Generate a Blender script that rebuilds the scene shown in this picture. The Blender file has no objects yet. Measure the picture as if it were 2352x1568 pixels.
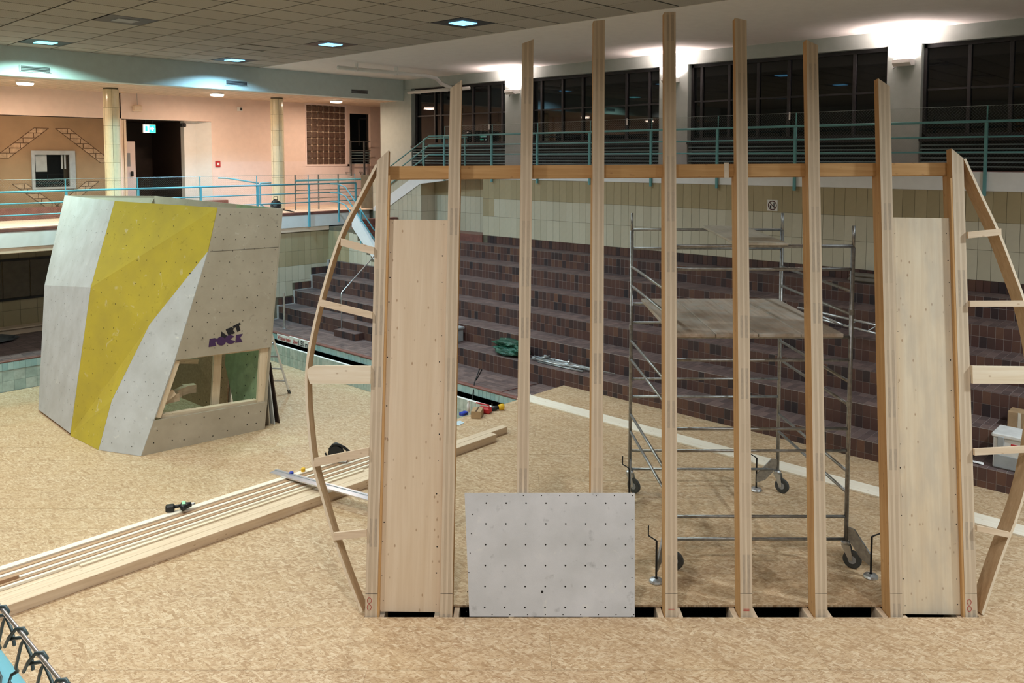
import bpy, bmesh, math, random
from mathutils import Vector, Matrix
random.seed(7)
SC = bpy.context.scene
COL = SC.collection
rad = math.radians

# ------------------------------------------------------------------ camera
PHI = rad(43.19); EYE = 4.61; FPX = 1890.0; TP = 0.06
FR = PHI - math.pi / 2                      # yaw of the camera and of the timber frame
cam = bpy.data.cameras.new('camera'); cam_o = bpy.data.objects.new('camera', cam); COL.objects.link(cam_o)
cam.sensor_width = 36; cam.lens = FPX / 2352 * 36
cam.shift_y = -(784 - (362 + FPX * TP)) / 2352
cam.clip_start = .05; cam.clip_end = 200
cam_o.location = (0, 0, EYE); cam_o.rotation_euler = (math.pi / 2 - math.atan(TP), 0, FR)
SC.camera = cam_o
# ------------------------------------------------------------------ world, exposure
w = bpy.data.worlds.new('night'); SC.world = w; w.use_nodes = True
w.node_tree.nodes['Background'].inputs[0].default_value = (.02, .024, .035, 1)
w.node_tree.nodes['Background'].inputs[1].default_value = .15
vs = SC.view_settings
vs.view_transform = 'Standard'; vs.look = 'None'; vs.exposure = -0.08; vs.gamma = 1.0; vs.use_curve_mapping = False
DOWN_W = 175.0; UP_W = 74.0; SOF_W = 32.0
CEIL = 7.16

# ------------------------------------------------------------------ geometry of the view (places measured in the photo -> points in the hall)
_p = math.atan(TP); F0 = Vector((math.cos(PHI), math.sin(PHI), 0)); RT = Vector((math.sin(PHI), -math.cos(PHI), 0)); ZZ = Vector((0, 0, 1))
FW = F0 * math.cos(_p) - ZZ * math.sin(_p); UPV = F0 * math.sin(_p) + ZZ * math.cos(_p); EYEV = Vector((0, 0, EYE)); CY = 362 + FPX * TP
def ray(x, y): return FW + RT * ((x - 1176) / FPX) - UPV * ((y - CY) / FPX)
def onz(x, y, z): d = ray(x, y); return EYEV + d * ((z - EYE) / d.z)
def onx(x, y, b): d = ray(x, y); return EYEV + d * (b / d.x)
def ony(x, y, a): d = ray(x, y); return EYEV + d * (a / d.y)
def onF(x, y, Y): d = ray(x, y); return EYEV + d * (Y / d.dot(F0))
def fw(X, Y, z=0.0): return RT * X + F0 * Y + ZZ * z
def proj(P):
    v = Vector(P) - EYEV; k = v.dot(FW)
    return (1176 + FPX * v.dot(RT) / k, CY - FPX * v.dot(UPV) / k, k)

# ------------------------------------------------------------------ materials
MATS = {}
class NT:
    def __init__(s, name):
        m = bpy.data.materials.new(name); m.use_nodes = True; s.m = m; s.t = m.node_tree
        s.b = s.t.nodes['Principled BSDF']; MATS[name] = m
    def n(s, typ, **kw):
        nd = s.t.nodes.new('ShaderNode' + typ)
        for k, v in kw.items():
            if k.startswith('i_'):
                key = k[2:]; key = int(key) if key.isdigit() else key.replace('_', ' ')
                nd.inputs[key].default_value = v
            else: setattr(nd, k, v)
        return nd
    def l(s, a, b): s.t.links.new(a, b)
    def out(s, nd, k=0): return nd.outputs[k]
    def mix(s, fac, a, b, blend='MIX'):
        nd = s.n('Mix', data_type='RGBA', blend_type=blend)
        for inp, v in ((0, fac), (6, a), (7, b)):
            if hasattr(v, 'is_output'): s.l(v, nd.inputs[inp])
            elif inp == 0: nd.inputs[0].default_value = v
            else: nd.inputs[inp].default_value = (*v, 1) if len(v) == 3 else v
        return nd.outputs[2]
    def ramp(s, fac, stops, interp='LINEAR'):
        r = s.n('ValToRGB'); r.color_ramp.interpolation = interp
        while len(r.color_ramp.elements) < len(stops): r.color_ramp.elements.new(.5)
        for e, (p, c) in zip(r.color_ramp.elements, stops): e.position = p; e.color = (*c, 1) if len(c) == 3 else (c[0], c[0], c[0], 1)
        s.l(fac, r.inputs[0]); return r.outputs[0]
    def coord(s, scale=(1, 1, 1), rot=(0, 0, 0), jitter=0.0):
        tc = s.n('TexCoord'); src = tc.outputs['Object']
        if jitter:
            oi = s.n('ObjectInfo'); mm = s.n('Math', operation='MULTIPLY'); mm.inputs[1].default_value = jitter
            s.l(oi.outputs['Random'], mm.inputs[0]); ad = s.n('VectorMath', operation='ADD'); s.l(src, ad.inputs[0]); s.l(mm.outputs[0], ad.inputs[1]); src = ad.outputs[0]
        mp = s.n('Mapping'); mp.inputs['Scale'].default_value = scale; mp.inputs['Rotation'].default_value = rot
        s.l(src, mp.inputs[0]); return mp.outputs[0]
    def noise(s, vec, scale, detail=3, rough=.55, dist=0):
        nd = s.n('TexNoise'); nd.inputs['Scale'].default_value = scale; nd.inputs['Detail'].default_value = detail
        nd.inputs['Roughness'].default_value = rough; nd.inputs['Distortion'].default_value = dist; s.l(vec, nd.inputs['Vector']); return nd.outputs[0]
    def bump(s, h, strength=.2, dist=.01):
        b = s.n('Bump'); b.inputs['Strength'].default_value = strength; b.inputs['Distance'].default_value = dist
        s.l(h, b.inputs['Height']); s.l(b.outputs[0], s.b.inputs['Normal'])
    def base(s, c):
        if hasattr(c, 'is_output'): s.l(c, s.b.inputs['Base Color'])
        else: s.b.inputs['Base Color'].default_value = (*c, 1)
    def pr(s, rough=.6, metal=0, spec=.5):
        s.b.inputs['Roughness'].default_value = rough; s.b.inputs['Metallic'].default_value = metal; s.b.inputs['Specular IOR Level'].default_value = spec

def plain(name, c, rough=.6, metal=0, var=.12, scale=6, bump=.0, spec=.4):
    s = NT(name); v = s.coord(jitter=9)
    f = s.noise(v, scale, 4)
    lo = tuple(max(0, x * (1 - var)) for x in c); hi = tuple(min(1, x * (1 + var)) for x in c)
    s.base(s.ramp(f, [(.3, lo), (.7, hi)])); s.pr(rough, metal, spec)
    if bump: s.bump(s.noise(v, scale * 12, 2), bump, .004)
    return s.m

def osb(name, rot=0.0):
    """strand board: pressed flakes in slightly different tones with thin dark and pale slivers lying across"""
    s = NT(name)
    def layer(sc, r, warp=0.0):
        v = s.coord(scale=(1, 1, 1), rot=(0, 0, r + rot), jitter=13)
        if warp:
            nz = s.n('TexNoise'); nz.inputs['Scale'].default_value = 16; nz.inputs['Detail'].default_value = 1; s.l(v, nz.inputs['Vector'])
            ad = s.n('VectorMath', operation='MULTIPLY_ADD'); s.l(nz.outputs[1], ad.inputs[0]); ad.inputs[1].default_value = (warp,) * 3; s.l(v, ad.inputs[2]); v = ad.outputs[0]
        mp = s.n('VectorMath', operation='MULTIPLY'); s.l(v, mp.inputs[0]); mp.inputs[1].default_value = (sc[0], sc[1], 1)
        vo = s.n('TexVoronoi'); vo.inputs['Scale'].default_value = 1.0; vo.inputs['Randomness'].default_value = 1; s.l(mp.outputs[0], vo.inputs['Vector'])
        sep = s.n('SeparateColor'); s.l(vo.outputs['Color'], sep.inputs[0])
        return sep.outputs[0], sep.outputs[1], vo.outputs['Distance']
    def mul(a, b):
        m = s.n('Math', operation='MULTIPLY'); s.l(a, m.inputs[0])
        if hasattr(b, 'is_output'): s.l(b, m.inputs[1])
        else: m.inputs[1].default_value = b
        return m.outputs[0]
    a, a2, ad_ = layer((9, 34), .10, .02); b, b2, bd = layer((12, 46), -.55, .02); c, c2, cd = layer((11, 42), .75, .02)
    cols = [(0, (.385, .255, .145)), (.18, (.45, .31, .185)), (.5, (.515, .37, .23)), (.8, (.57, .43, .28)), (1, (.65, .52, .36))]
    ca, cb, cc = (s.ramp(q, cols) for q in (a, b, c))
    col = s.mix(s.ramp(c2, [(.60, (0,)), (.63, (1,))]), s.mix(s.ramp(b2, [(.48, (0,)), (.52, (1,))]), ca, cb), cc)
    def slivers(sc, r, prob, colr, k, thin=.22):
        nonlocal col
        x, x2, d = layer(sc, r, .012)
        m = mul(mul(s.ramp(d, [(thin, (1,)), (thin + .10, (0,))]), s.ramp(x, [(prob, (0,)), (prob + .02, (1,))])), k)
        col = s.mix(m, col, colr); return m
    slivers((12, 70), .25, .55, (.74, .63, .46), .5, .26); slivers((14, 80), -.6, .62, (.71, .59, .42), .45, .26)
    m1 = slivers((13, 120), .08, .52, (.27, .155, .07), .75); slivers((16, 130), .62, .60, (.25, .14, .06), .75); slivers((15, 125), -.42, .58, (.29, .17, .08), .75); slivers((20, 110), 1.15, .70, (.24, .135, .06), .7)
    slivers((6, 32), .5, .955, (.30, .165, .075), .7, .25)
    big = s.noise(s.coord(), .55, 3); col = s.mix(s.ramp(big, [(.38, (0,)), (.68, (.25,))]), col, (.50, .34, .175))
    s.base(col); s.pr(.62, 0, .3); s.bump(s.mix(.5, ca, cb), .15, .003)
    return s.m

def wood(name, light, dark, axis=2, gs=26, knots=.6, jitter=7, rough=.62, knot_c=(.30, .16, .07), grey=0.0):
    s = NT(name); sc = [gs, gs, gs]; sc[axis] = gs * .045
    v = s.coord(scale=sc, jitter=jitter)
    f = s.noise(v, 1.0, 5, .6, .35)
    col = s.ramp(f, [(.28, dark), (.5, tuple((a + b) / 2 for a, b in zip(light, dark))), (.68, light)])
    ks = [13] * 3; ks[axis] = 7
    vo = s.n('TexVoronoi'); vo.inputs['Scale'].default_value = 1.0; s.l(s.coord(scale=ks, jitter=jitter * 1.7), vo.inputs['Vector'])
    k = s.ramp(vo.outputs['Distance'], [(.07, (knots * .8,)), (.14, (0,))]); col = s.mix(k, col, knot_c)
    if grey:
        g = s.noise(s.coord(scale=[3, 3, 1.2], jitter=5), 1.5, 4); col = s.mix(s.ramp(g, [(.42, (0,)), (.62, (grey,))]), col, (.42, .40, .36))
    s.base(col); s.pr(rough, 0, .3); s.bump(f, .10, .003)
    return s.m

def clt_edge(name, light, dark, grey):
    """sawn face of a laminated post: pale layers with grey-brown end-grain blocks between"""
    s = NT(name)
    tc = s.n('TexCoord'); sp = s.n('SeparateXYZ'); s.l(tc.outputs['Object'], sp.inputs[0])
    f = s.noise(s.coord(scale=(60, 60, 2.2), jitter=7), 1.0, 5, .6, .4)
    col = s.ramp(f, [(.3, dark), (.7, light)])
    # two darker laminations across the width of the face (object x, +-0.06)
    mr = s.n('MapRange'); mr.inputs['From Min'].default_value = -.061; mr.inputs['From Max'].default_value = .061; s.l(sp.outputs[0], mr.inputs[0])
    band = s.ramp(mr.outputs[0], [(0, (0,)), (.20, (0,)), (.21, (1,)), (.43, (1,)), (.44, (0,)), (.60, (0,)), (.61, (1,)), (.84, (1,)), (.85, (0,))])
    v2 = s.coord(scale=(1, 1, 3.2), jitter=11)
    vo = s.n('TexVoronoi', voronoi_dimensions='1D'); sp2 = s.n('SeparateXYZ'); s.l(v2, sp2.inputs[0]); s.l(sp2.outputs[2], vo.inputs['W']); vo.inputs['Scale'].default_value = 1.0
    sc = s.n('SeparateColor'); s.l(vo.outputs['Color'], sc.inputs[0])
    blk = s.ramp(sc.outputs[0], [(.0, grey), (.16, grey), (.24, tuple(d_ * .86 for d_ in dark)), (.8, tuple(d_ * .95 for d_ in dark)), (1, dark)])
    blk = s.mix(s.ramp(s.noise(s.coord(scale=(200, 200, 30), jitter=3), 1, 3), [(.35, (0,)), (.7, (.5,))]), blk, dark)
    fac = s.n('Math', operation='MULTIPLY'); s.l(band, fac.inputs[0]); fac.inputs[1].default_value = .85
    col = s.mix(fac.outputs[0], col, blk)
    s.base(col); s.pr(.7, 0, .25); s.bump(f, .08, .003)
    return s.m

def tile_mat(name, stops, rough=.35, spec=.5, wear=.12):
    """ceramic tile, each piece its own tone"""
    s = NT(name)
    g = s.n('NewGeometry'); oi = s.n('ObjectInfo'); ad = s.n('Math', operation='ADD'); s.l(g.outputs['Random Per Island'], ad.inputs[0]); s.l(oi.outputs['Random'], ad.inputs[1])
    fr = s.n('Math', operation='FRACT'); s.l(ad.outputs[0], fr.inputs[0])
    col = s.ramp(fr.outputs[0], stops)
    nz = s.noise(s.coord(), 9, 4); col = s.mix(s.ramp(nz, [(.35, (0,)), (.75, (wear * 2,))]), col, tuple(c * .55 for c in stops[len(stops) // 2][1]))
    s.base(col); s.pr(rough, 0, spec); s.bump(s.noise(s.coord(), 60, 2), .05, .002)
    return s.m

def emit(name, c, k):
    s = NT(name); s.base((0, 0, 0)); s.b.inputs['Emission Color'].default_value = (*c, 1); s.b.inputs['Emission Strength'].default_value = k; return s.m

osb('osb')
WL = (.75, .62, .465); WD = (.62, .48, .335)
wood('spruce_z', WL, WD, 2); wood('spruce_x', WL, WD, 0); wood('spruce_y', WL, WD, 1)
wood('white_spruce_y', (.86, .81, .70), (.78, .70, .57), 1)
wood('white_spruce_x', (.86, .81, .70), (.78, .70, .57), 0)
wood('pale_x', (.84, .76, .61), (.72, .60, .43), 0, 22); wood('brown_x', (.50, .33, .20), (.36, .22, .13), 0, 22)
wood('honey_shade_z', (.60, .37, .17), (.47, .26, .10), 2, 24); wood('honey_shade_x', (.62, .38, .17), (.48, .27, .10), 0, 24)  # planed spruce's yellow tint deepened to orange, warm shade put into the colour
wood('panel_z', (.76, .635, .48), (.66, .52, .365), 2, 15, .75); wood('panel_worn_z', (.78, .69, .53), (.67, .55, .39), 2, 15, .75, grey=.30)
wood('rib_z', (.58, .42, .255), (.45, .31, .175), 2, 30, .4); wood('edge_z', (.80, .71, .56), (.70, .58, .43), 2, 40, .2)
wood('ply_pale_y', (.56, .53, .44), (.44, .41, .33), 1, 20, .3, grey=.5)
wood('plank_y', (.50, .42, .34), (.34, .27, .205), 1, 20, .4, grey=.85)
clt_edge('clt_edge', (.70, .595, .455), (.57, .46, .335), (.36, .30, .235))
plain('grey_paint', (.60, .62, .64), .7, var=.10, scale=5, bump=.1)
plain('white_paint_wall', (.80, .79, .77), .8, var=.03); plain('pale_green_wall', (.42, .475, .46), .8, var=.04)
plain('beam_paint', (.60, .70, .70), .75, var=.04); plain('fascia_white', (.83, .84, .85), .7, var=.03)
plain('pink_wall', (.86, .69, .615), .8, var=.03); plain('pink_light', (.88, .73, .70), .8, var=.03); plain('soffit', (.78, .62, .48), .7, var=.06)
plain('concrete', (.30, .29, .27), .85); plain('dark', (.012, .012, .013), .7); plain('mortar', (.40, .36, .35), .9); plain('grout_cream', (.15, .13, .09), .9); plain('grout_blue', (.25, .32, .32), .9)
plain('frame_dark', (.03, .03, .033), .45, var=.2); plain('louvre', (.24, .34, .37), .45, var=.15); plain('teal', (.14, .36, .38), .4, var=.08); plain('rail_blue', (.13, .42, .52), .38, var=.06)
plain('steel', (.36, .37, .37), .42, .85, var=.25, scale=20); plain('galv', (.55, .58, .60), .35, .9, var=.15); plain('alu', (.72, .74, .80), .28, .9, var=.06); plain('wire', (.33, .38, .38), .5, .6)
plain('wire_near', (.10, .15, .16), .45, .3); plain('cable_bright', (.80, .80, .82), .25, .9)
plain('rubber', (.06, .065, .065), .7); plain('black_plastic', (.012, .013, .015), .4, var=.3); plain('grey_plastic', (.30, .32, .34), .5); plain('cooler_white', (.70, .72, .72), .5); plain('cooler_grey', (.35, .38, .40), .5)
plain('red', (.52, .03, .035), .5); plain('yellow_plastic', (.80, .48, .02), .4); plain('blue_plastic', (.02, .05, .40), .4); plain('paper', (.85, .86, .86), .8, var=.03); plain('green_led', (.35, .75, .45), .5)
plain('cardboard', (.40, .27, .15), .8); plain('white_plastic', (.82, .82, .80), .4, var=.03); plain('brown_board', (.27, .175, .10), .8, var=.10, scale=2); plain('brown_line', (.10, .055, .03), .8); plain('brown_fill', (.36, .25, .16), .8, var=.25, scale=8)
plain('dark_brown_door', (.045, .028, .022), .5); plain('floor_red', (.20, .085, .07), .4, var=.2); plain('hole', (.02, .018, .015), .9)
plain('print_purple', (.055, .022, .085), .6, var=.05); plain('print_black', (.012, .011, .016), .6, var=.05); plain('print_white', (.75, .73, .68), .6, var=.03); plain('print_red', (.42, .03, .03), .6); plain('print_maroon', (.07, .012, .012), .6)
plain('ceil_slab', (.02, .018, .016), .9); plain('pipe_white', (.78, .78, .76), .5, var=.03); plain('beige_board', (.17, .15, .125), .8)
plain('trim_blue', (.50, .62, .68), .6); plain('tape', (.76, .70, .58), .6); plain('inside_green', (.26, .34, .20), .8, var=.15)
# boulder skins: grey mineral coating with chalk and scuffs
def skin(name, c, c2, chalk=.5):
    s = NT(name); v = s.coord()
    f = s.noise(v, 2.2, 5); col = s.ramp(f, [(.3, c2), (.68, c)])
    ch = s.noise(v, 4.5, 4, .6, 1.0); col = s.mix(s.ramp(ch, [(.64, (0,)), (.76, (chalk,))]), col, (.80, .80, .74))
    dt = s.noise(v, 7, 4, .65); col = s.mix(s.ramp(dt, [(.62, (0,)), (.8, (.55,))]), col, tuple(x * .35 for x in c2))
    s.base(col); s.pr(.8, 0, .25); s.bump(s.noise(v, 180, 2), .25, .003); return s.m
skin('skin_grey', (.56, .585, .60), (.47, .485, .485)); skin('skin_yellow', (.53, .43, .05), (.45, .365, .055), .35); skin('skin_tan', (.44, .385, .31), (.37, .32, .25), .25); skin('skin_panel', (.66, .68, .715), (.54, .56, .58), .4)  # skin_tan is browner and darker, the right face's weaker light put in
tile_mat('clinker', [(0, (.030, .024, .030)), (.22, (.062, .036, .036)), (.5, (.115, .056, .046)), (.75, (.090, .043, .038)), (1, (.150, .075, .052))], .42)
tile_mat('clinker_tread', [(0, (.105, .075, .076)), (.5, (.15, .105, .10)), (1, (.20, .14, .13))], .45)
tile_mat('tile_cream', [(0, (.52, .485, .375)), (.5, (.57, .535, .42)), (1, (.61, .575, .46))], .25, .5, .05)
tile_mat('tile_beige', [(0, (.375, .31, .185)), (.5, (.415, .345, .21)), (1, (.45, .375, .235))], .25, .5, .05)
tile_mat('tile_blue', [(0, (.28, .46, .48)), (.5, (.36, .55, .56)), (1, (.43, .60, .60))], .3)
tile_mat('tile_pool', [(0, (.36, .48, .46)), (.5, (.46, .57, .54)), (1, (.55, .63, .60))], .35, .5, .35)
tile_mat('tile_column', [(0, (.70, .60, .40)), (.5, (.76, .68, .48)), (1, (.80, .72, .52))], .12)
def ceiling_tile():
    s = NT('ceiling_tile'); v = s.coord(scale=(46, 46, 46))
    vo = s.n('TexVoronoi', feature='F1'); vo.inputs['Randomness'].default_value = 0; vo.inputs['Scale'].default_value = 1; s.l(v, vo.inputs['Vector'])
    d = s.ramp(vo.outputs['Distance'], [(.22, (0,)), (.34, (1,))]); oi = s.n('ObjectInfo')
    c = s.ramp(oi.outputs['Random'], [(0, (.44, .425, .385)), (1, (.51, .495, .45))]); s.base(s.mix(d, (.16, .145, .12), c)); s.pr(.8, 0, .2)
ceiling_tile()
def glass(name, tint, rough=.02, ior=1.7):
    s = NT(name); s.base(tint); s.pr(rough, 0, .5); s.b.inputs['IOR'].default_value = 1.52; return s.m
glass('night_glass', (.006, .007, .008)); 
def block_glass():
    s = NT('block_glass'); f = s.noise(s.coord(jitter=5), 14, 2); s.base(s.ramp(f, [(.3, (.085, .05, .038)), (.7, (.16, .10, .075))])); s.pr(.12, 0, .8)
block_glass()
def tarp_m():
    s = NT('tarp'); f = s.noise(s.coord(), 5, 3); s.base(s.ramp(f, [(.3, (.004, .045, .028)), (.7, (.010, .105, .066))])); s.pr(.28, 0, .5); s.bump(s.noise(s.coord(), 14, 3, .6, 1.5), .8, .03)
tarp_m()
emit('lamp_cool', (.20, .62, 1.0), 3.2); emit('lamp_green', (.20, .85, .90), 3.2); emit('lamp_warm', (1.0, .75, .60), 11); emit('exit_green', (.02, .75, .45), 3.0); emit('exit_white', (.75, 1, .92), 4.0); emit('uplamp', (1.0, .86, .78), 20)

# ------------------------------------------------------------------ mesh helpers
class B:
    def __init__(s): s.v = []; s.f = []; s.mi = []
    def add(s, vs, fs, mi=0):
        o = len(s.v); s.v += [tuple(q) for q in vs]; s.f += [tuple(i + o for i in f) for f in fs]; s.mi += [mi] * len(fs); return s
    def box(s, x0, x1, y0, y1, z0, z1, mi=0):
        return s.add([(x0, y0, z0), (x1, y0, z0), (x1, y1, z0), (x0, y1, z0), (x0, y0, z1), (x1, y0, z1), (x1, y1, z1), (x0, y1, z1)],
                     [(0, 3, 2, 1), (4, 5, 6, 7), (0, 1, 5, 4), (1, 2, 6, 5), (2, 3, 7, 6), (3, 0, 4, 7)], mi)
    def bbox(s, x0, x1, y0, y1, z0, z1, c=.005, mi=0):
        """box with chamfered edges"""
        c = min(c, (x1 - x0) * .4, (y1 - y0) * .4, (z1 - z0) * .4)
        bm = bmesh.new(); bmesh.ops.create_cube(bm, size=1)
        for v in bm.verts: v.co = ((x0 + x1) / 2 + v.co.x * (x1 - x0), (y0 + y1) / 2 + v.co.y * (y1 - y0), (z0 + z1) / 2 + v.co.z * (z1 - z0))
        bmesh.ops.bevel(bm, geom=bm.edges[:], offset=c, segments=1, affect='EDGES'); bm.verts.index_update()
        s.add([v.co[:] for v in bm.verts], [tuple(v.index for v in f.verts) for f in bm.faces], mi); bm.free(); return s
    def obox(s, p0, p1, wd, ht, up=(0, 0, 1), mi=0):
        """bar from p0 to p1, wd across, ht along up"""
        p0, p1, up = Vector(p0), Vector(p1), Vector(up); d = (p1 - p0).normalized(); sd = d.cross(up).normalized(); u = sd.cross(d)
        q = [p + sd * (a * wd / 2) + u * (b * ht / 2) for p in (p0, p1) for a, b in ((-1, -1), (1, -1), (1, 1), (-1, 1))]
        return s.add(q, [(0, 3, 2, 1), (4, 5, 6, 7), (0, 1, 5, 4), (1, 2, 6, 5), (2, 3, 7, 6), (3, 0, 4, 7)][:], mi)
    def tube(s, pts, r, n=8, cap=True, mi=0):
        pts = [Vector(p) for p in pts]; rs = r if isinstance(r, (list, tuple)) else [r] * len(pts)
        o = len(s.v); rings = []
        t0 = (pts[1] - pts[0]).normalized(); ref = Vector((0, 0, 1)) if abs(t0.z) < .9 else Vector((1, 0, 0)); u = t0.cross(ref).normalized()
        for i, p in enumerate(pts):
            a = pts[max(i - 1, 0)]; b = pts[min(i + 1, len(pts) - 1)]; t = (b - a)
            t = t.normalized() if t.length > 1e-9 else t0
            u = (u - t * u.dot(t)); u = u.normalized() if u.length > 1e-6 else t.orthogonal().normalized(); w_ = t.cross(u)
            for k in range(n):
                an = 2 * math.pi * k / n; s.v.append(tuple(p + (u * math.cos(an) + w_ * math.sin(an)) * rs[i]))
        for i in range(len(pts) - 1):
            for k in range(n):
                a = o + i * n + k; b = o + i * n + (k + 1) % n; s.f.append((a, b, b + n, a + n)); s.mi.append(mi)
        if cap:
            s.f.append(tuple(o + k for k in reversed(range(n)))); s.f.append(tuple(o + (len(pts) - 1) * n + k for k in range(n))); s.mi += [mi, mi]
        return s
    def prism(s, poly, vec, mi=0, mi_front=None):
        """closed polygon (3D points) extruded by vec"""
        n = len(poly); v = Vector(vec); P = [Vector(p) for p in poly]
        s.add(P + [p + v for p in P], [tuple(range(n))], mi if mi_front is None else mi_front)
        o = len(s.v) - 2 * n
        s.f.append(tuple(o + n + i for i in reversed(range(n)))); s.mi.append(mi)
        for i in range(n):
            j = (i + 1) % n; s.f.append((o + j, o + i, o + n + i, o + n + j)); s.mi.append(mi)
        return s
    def lathe(s, prof, n=20, c=(0, 0, 0), mi=0, a0=0, a1=2 * math.pi):
        o = len(s.v); full = abs(a1 - a0 - 2 * math.pi) < 1e-6; m = n if full else n + 1
        for r, z in prof:
            for k in range(m):
                an = a0 + (a1 - a0) * k / n; s.v.append((c[0] + r * math.cos(an), c[1] + r * math.sin(an), c[2] + z))
        for i in range(len(prof) - 1):
            for k in range(n):
                a = o + i * m + k; b = o + i * m + (k + 1) % m; s.f.append((a, b, b + m, a + m)); s.mi.append(mi)
        return s
    def build(s, name, mats, parent=None, loc=(0, 0, 0), rot=(0, 0, 0), smooth=False):
        me = bpy.data.meshes.new(name); me.from_pydata(s.v, [], s.f)
        mats = mats if isinstance(mats, (list, tuple)) else [mats]
        for m in mats: me.materials.append(MATS[m])
        if len(mats) > 1: me.polygons.foreach_set('material_index', s.mi)
        bm = bmesh.new(); bm.from_mesh(me); bmesh.ops.recalc_face_normals(bm, faces=bm.faces[:]); bm.to_mesh(me); bm.free()
        if smooth: me.polygons.foreach_set('use_smooth', [True] * len(me.polygons))
        me.update()
        return put(me, name, parent, loc, rot)
def put(me, name, parent=None, loc=(0, 0, 0), rot=(0, 0, 0)):
    o = bpy.data.objects.new(name, me); COL.objects.link(o); o.location = loc; o.rotation_euler = rot
    if parent is not None: o.parent = parent
    return o
def tag(o, label=None, cat=None, group=None, kind=None):
    if label: o['label'] = label
    if cat: o['category'] = cat
    if group: o['group'] = group
    if kind: o['kind'] = kind
    return o
def thing(name, label, cat, loc=(0, 0, 0), rot=(0, 0, 0), group=None, kind=None):
    o = bpy.data.objects.new(name, None); COL.objects.link(o); o.location = loc; o.rotation_euler = rot; o.empty_display_size = .1
    return tag(o, label, cat, group, kind)
def struct(o, label=None): return tag(o, label, kind='structure')
def area(name, loc, rot, size, power, col, parent=None, spread=None, size_y=None):
    L = bpy.data.lights.new(name, 'AREA'); L.energy = power; L.color = col; L.shape = 'RECTANGLE' if size_y else 'SQUARE'; L.size = size
    if size_y: L.size_y = size_y
    if spread: L.spread = spread
    o = bpy.data.objects.new(name, L); COL.objects.link(o); o.location = loc; o.rotation_euler = rot
    if parent is not None: o.parent = parent
    return o
def text_mesh(txt, size, bold=0.0, shear=0.0):
    cu = bpy.data.curves.new('lettering', 'FONT'); cu.body = txt; cu.size = size; cu.extrude = .001; cu.offset = bold; cu.shear = shear; cu.align_x = 'CENTER'; cu.align_y = 'CENTER'; cu.resolution_u = 3
    o = bpy.data.objects.new('lettering', cu); COL.objects.link(o)
    dg = bpy.context.evaluated_depsgraph_get(); me = bpy.data.meshes.new_from_object(o.evaluated_get(dg)); bpy.data.objects.remove(o); bpy.data.curves.remove(cu); return me
def clip(poly, nx, ny, d):
    """keep nx*x+ny*y<=d"""
    out = []
    for i in range(len(poly)):
        a, b = poly[i], poly[(i + 1) % len(poly)]; fa = nx * a[0] + ny * a[1] - d; fb = nx * b[0] + ny * b[1] - d
        if fa <= 0: out.append(a)
        if (fa < 0 < fb) or (fb < 0 < fa):
            t = fa / (fa - fb); out.append((a[0] + (b[0] - a[0]) * t, a[1] + (b[1] - a[1]) * t))
    return out
def area2(p): return abs(sum(p[i][0] * p[(i + 1) % len(p)][1] - p[(i + 1) % len(p)][0] * p[i][1] for i in range(len(p)))) / 2

# ================================================================== THE HALL (x across towards the window wall, y along it, z up; platform top = 0)
SP, CP = math.sin(PHI), math.cos(PHI)
DECK = -.09; LOW = -.80; GAL = 2.96; GALR = 4.36
RIM = 11.64; TIER0 = 12.72; LWALL = 21.42; RWALL = 16.25; WWALL = 17.5; PINK = 24.6; FASC = 21.35; SOFF = 6.48

# ---- OSB floors: boards 2.5 x 0.675 m laid along the timber frame
def boards(parent, z, lims, X0, X1, Y0, Y1, slot=None):
    k = 0; Y = Y0
    while Y < Y1:
        off = (k * .83) % 2.5; X = X0 - off
        while X < X1:
            rects = [(X, X + 2.5, Y, Y + .675)]
            if slot:
                sx0, sx1, sy0, sy1 = slot; new = []
                for (a, b, c, d) in rects:
                    if b <= sx0 or a >= sx1 or d <= sy0 or c >= sy1: new.append((a, b, c, d)); continue
                    if a < sx0: new.append((a, sx0, c, d))
                    if b > sx1: new.append((sx1, b, c, d))
                    a_, b_ = max(a, sx0), min(b, sx1)
                    if c < sy0: new.append((a_, b_, c, sy0))
                    if d > sy1: new.append((a_, b_, sy1, d))
                rects = new
            for (a, b, c, d) in rects:
                g = .0014; gx = .0007; poly = [(a + gx, c + g), (b - gx, c + g), (b - gx, d - g), (a + gx, d - g)]
                for L in lims:
                    poly = clip(poly, *L)
                    if len(poly) < 3: break
                if len(poly) < 3 or area2(poly) < .02: continue
                cx = sum(p[0] for p in poly) / len(poly); cy = sum(p[1] for p in poly) / len(poly)
                B().prism([(p[0] - cx, p[1] - cy, 0) for p in poly], (0, 0, -.022)).build('osb_board', 'osb', parent, (cx, cy, z + random.uniform(-.0012, 0)))
            X += 2.5
        Y += .675; k += 1
fl = B().box(1.0, TIER0 - .02, -3, 10.45, -.66, -.62).build('floor', 'dark'); struct(fl, 'raised platform floor of oriented strand boards')  # black subfloor sheet added to keep the post slot dark
platform = bpy.data.objects.new('board_layer', None); COL.objects.link(platform); platform.parent = fl; platform.rotation_euler = (0, 0, FR)
hx = lambda d: (SP, CP, d); hxm = lambda d: (-SP, -CP, -d); hy = lambda d: (-CP, SP, d); hym = lambda d: (CP, -SP, -d)
boards(platform, 0, [hx(12.775), hxm(1.6), hy(10.5), hym(-2.5)], -8, 11, 7.835 - .675 * 9, 17, slot=(-1.485, 4.70, 8.012, 8.235))
lf = B().box(.5, RIM, 10.5, FASC + .1, LOW - .08, LOW - .03).build('floor', 'concrete'); struct(lf, 'lower strand board floor inside the pool')
low = bpy.data.objects.new('board_layer', None); COL.objects.link(low); low.parent = lf; low.rotation_euler = (0, 0, FR)
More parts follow.
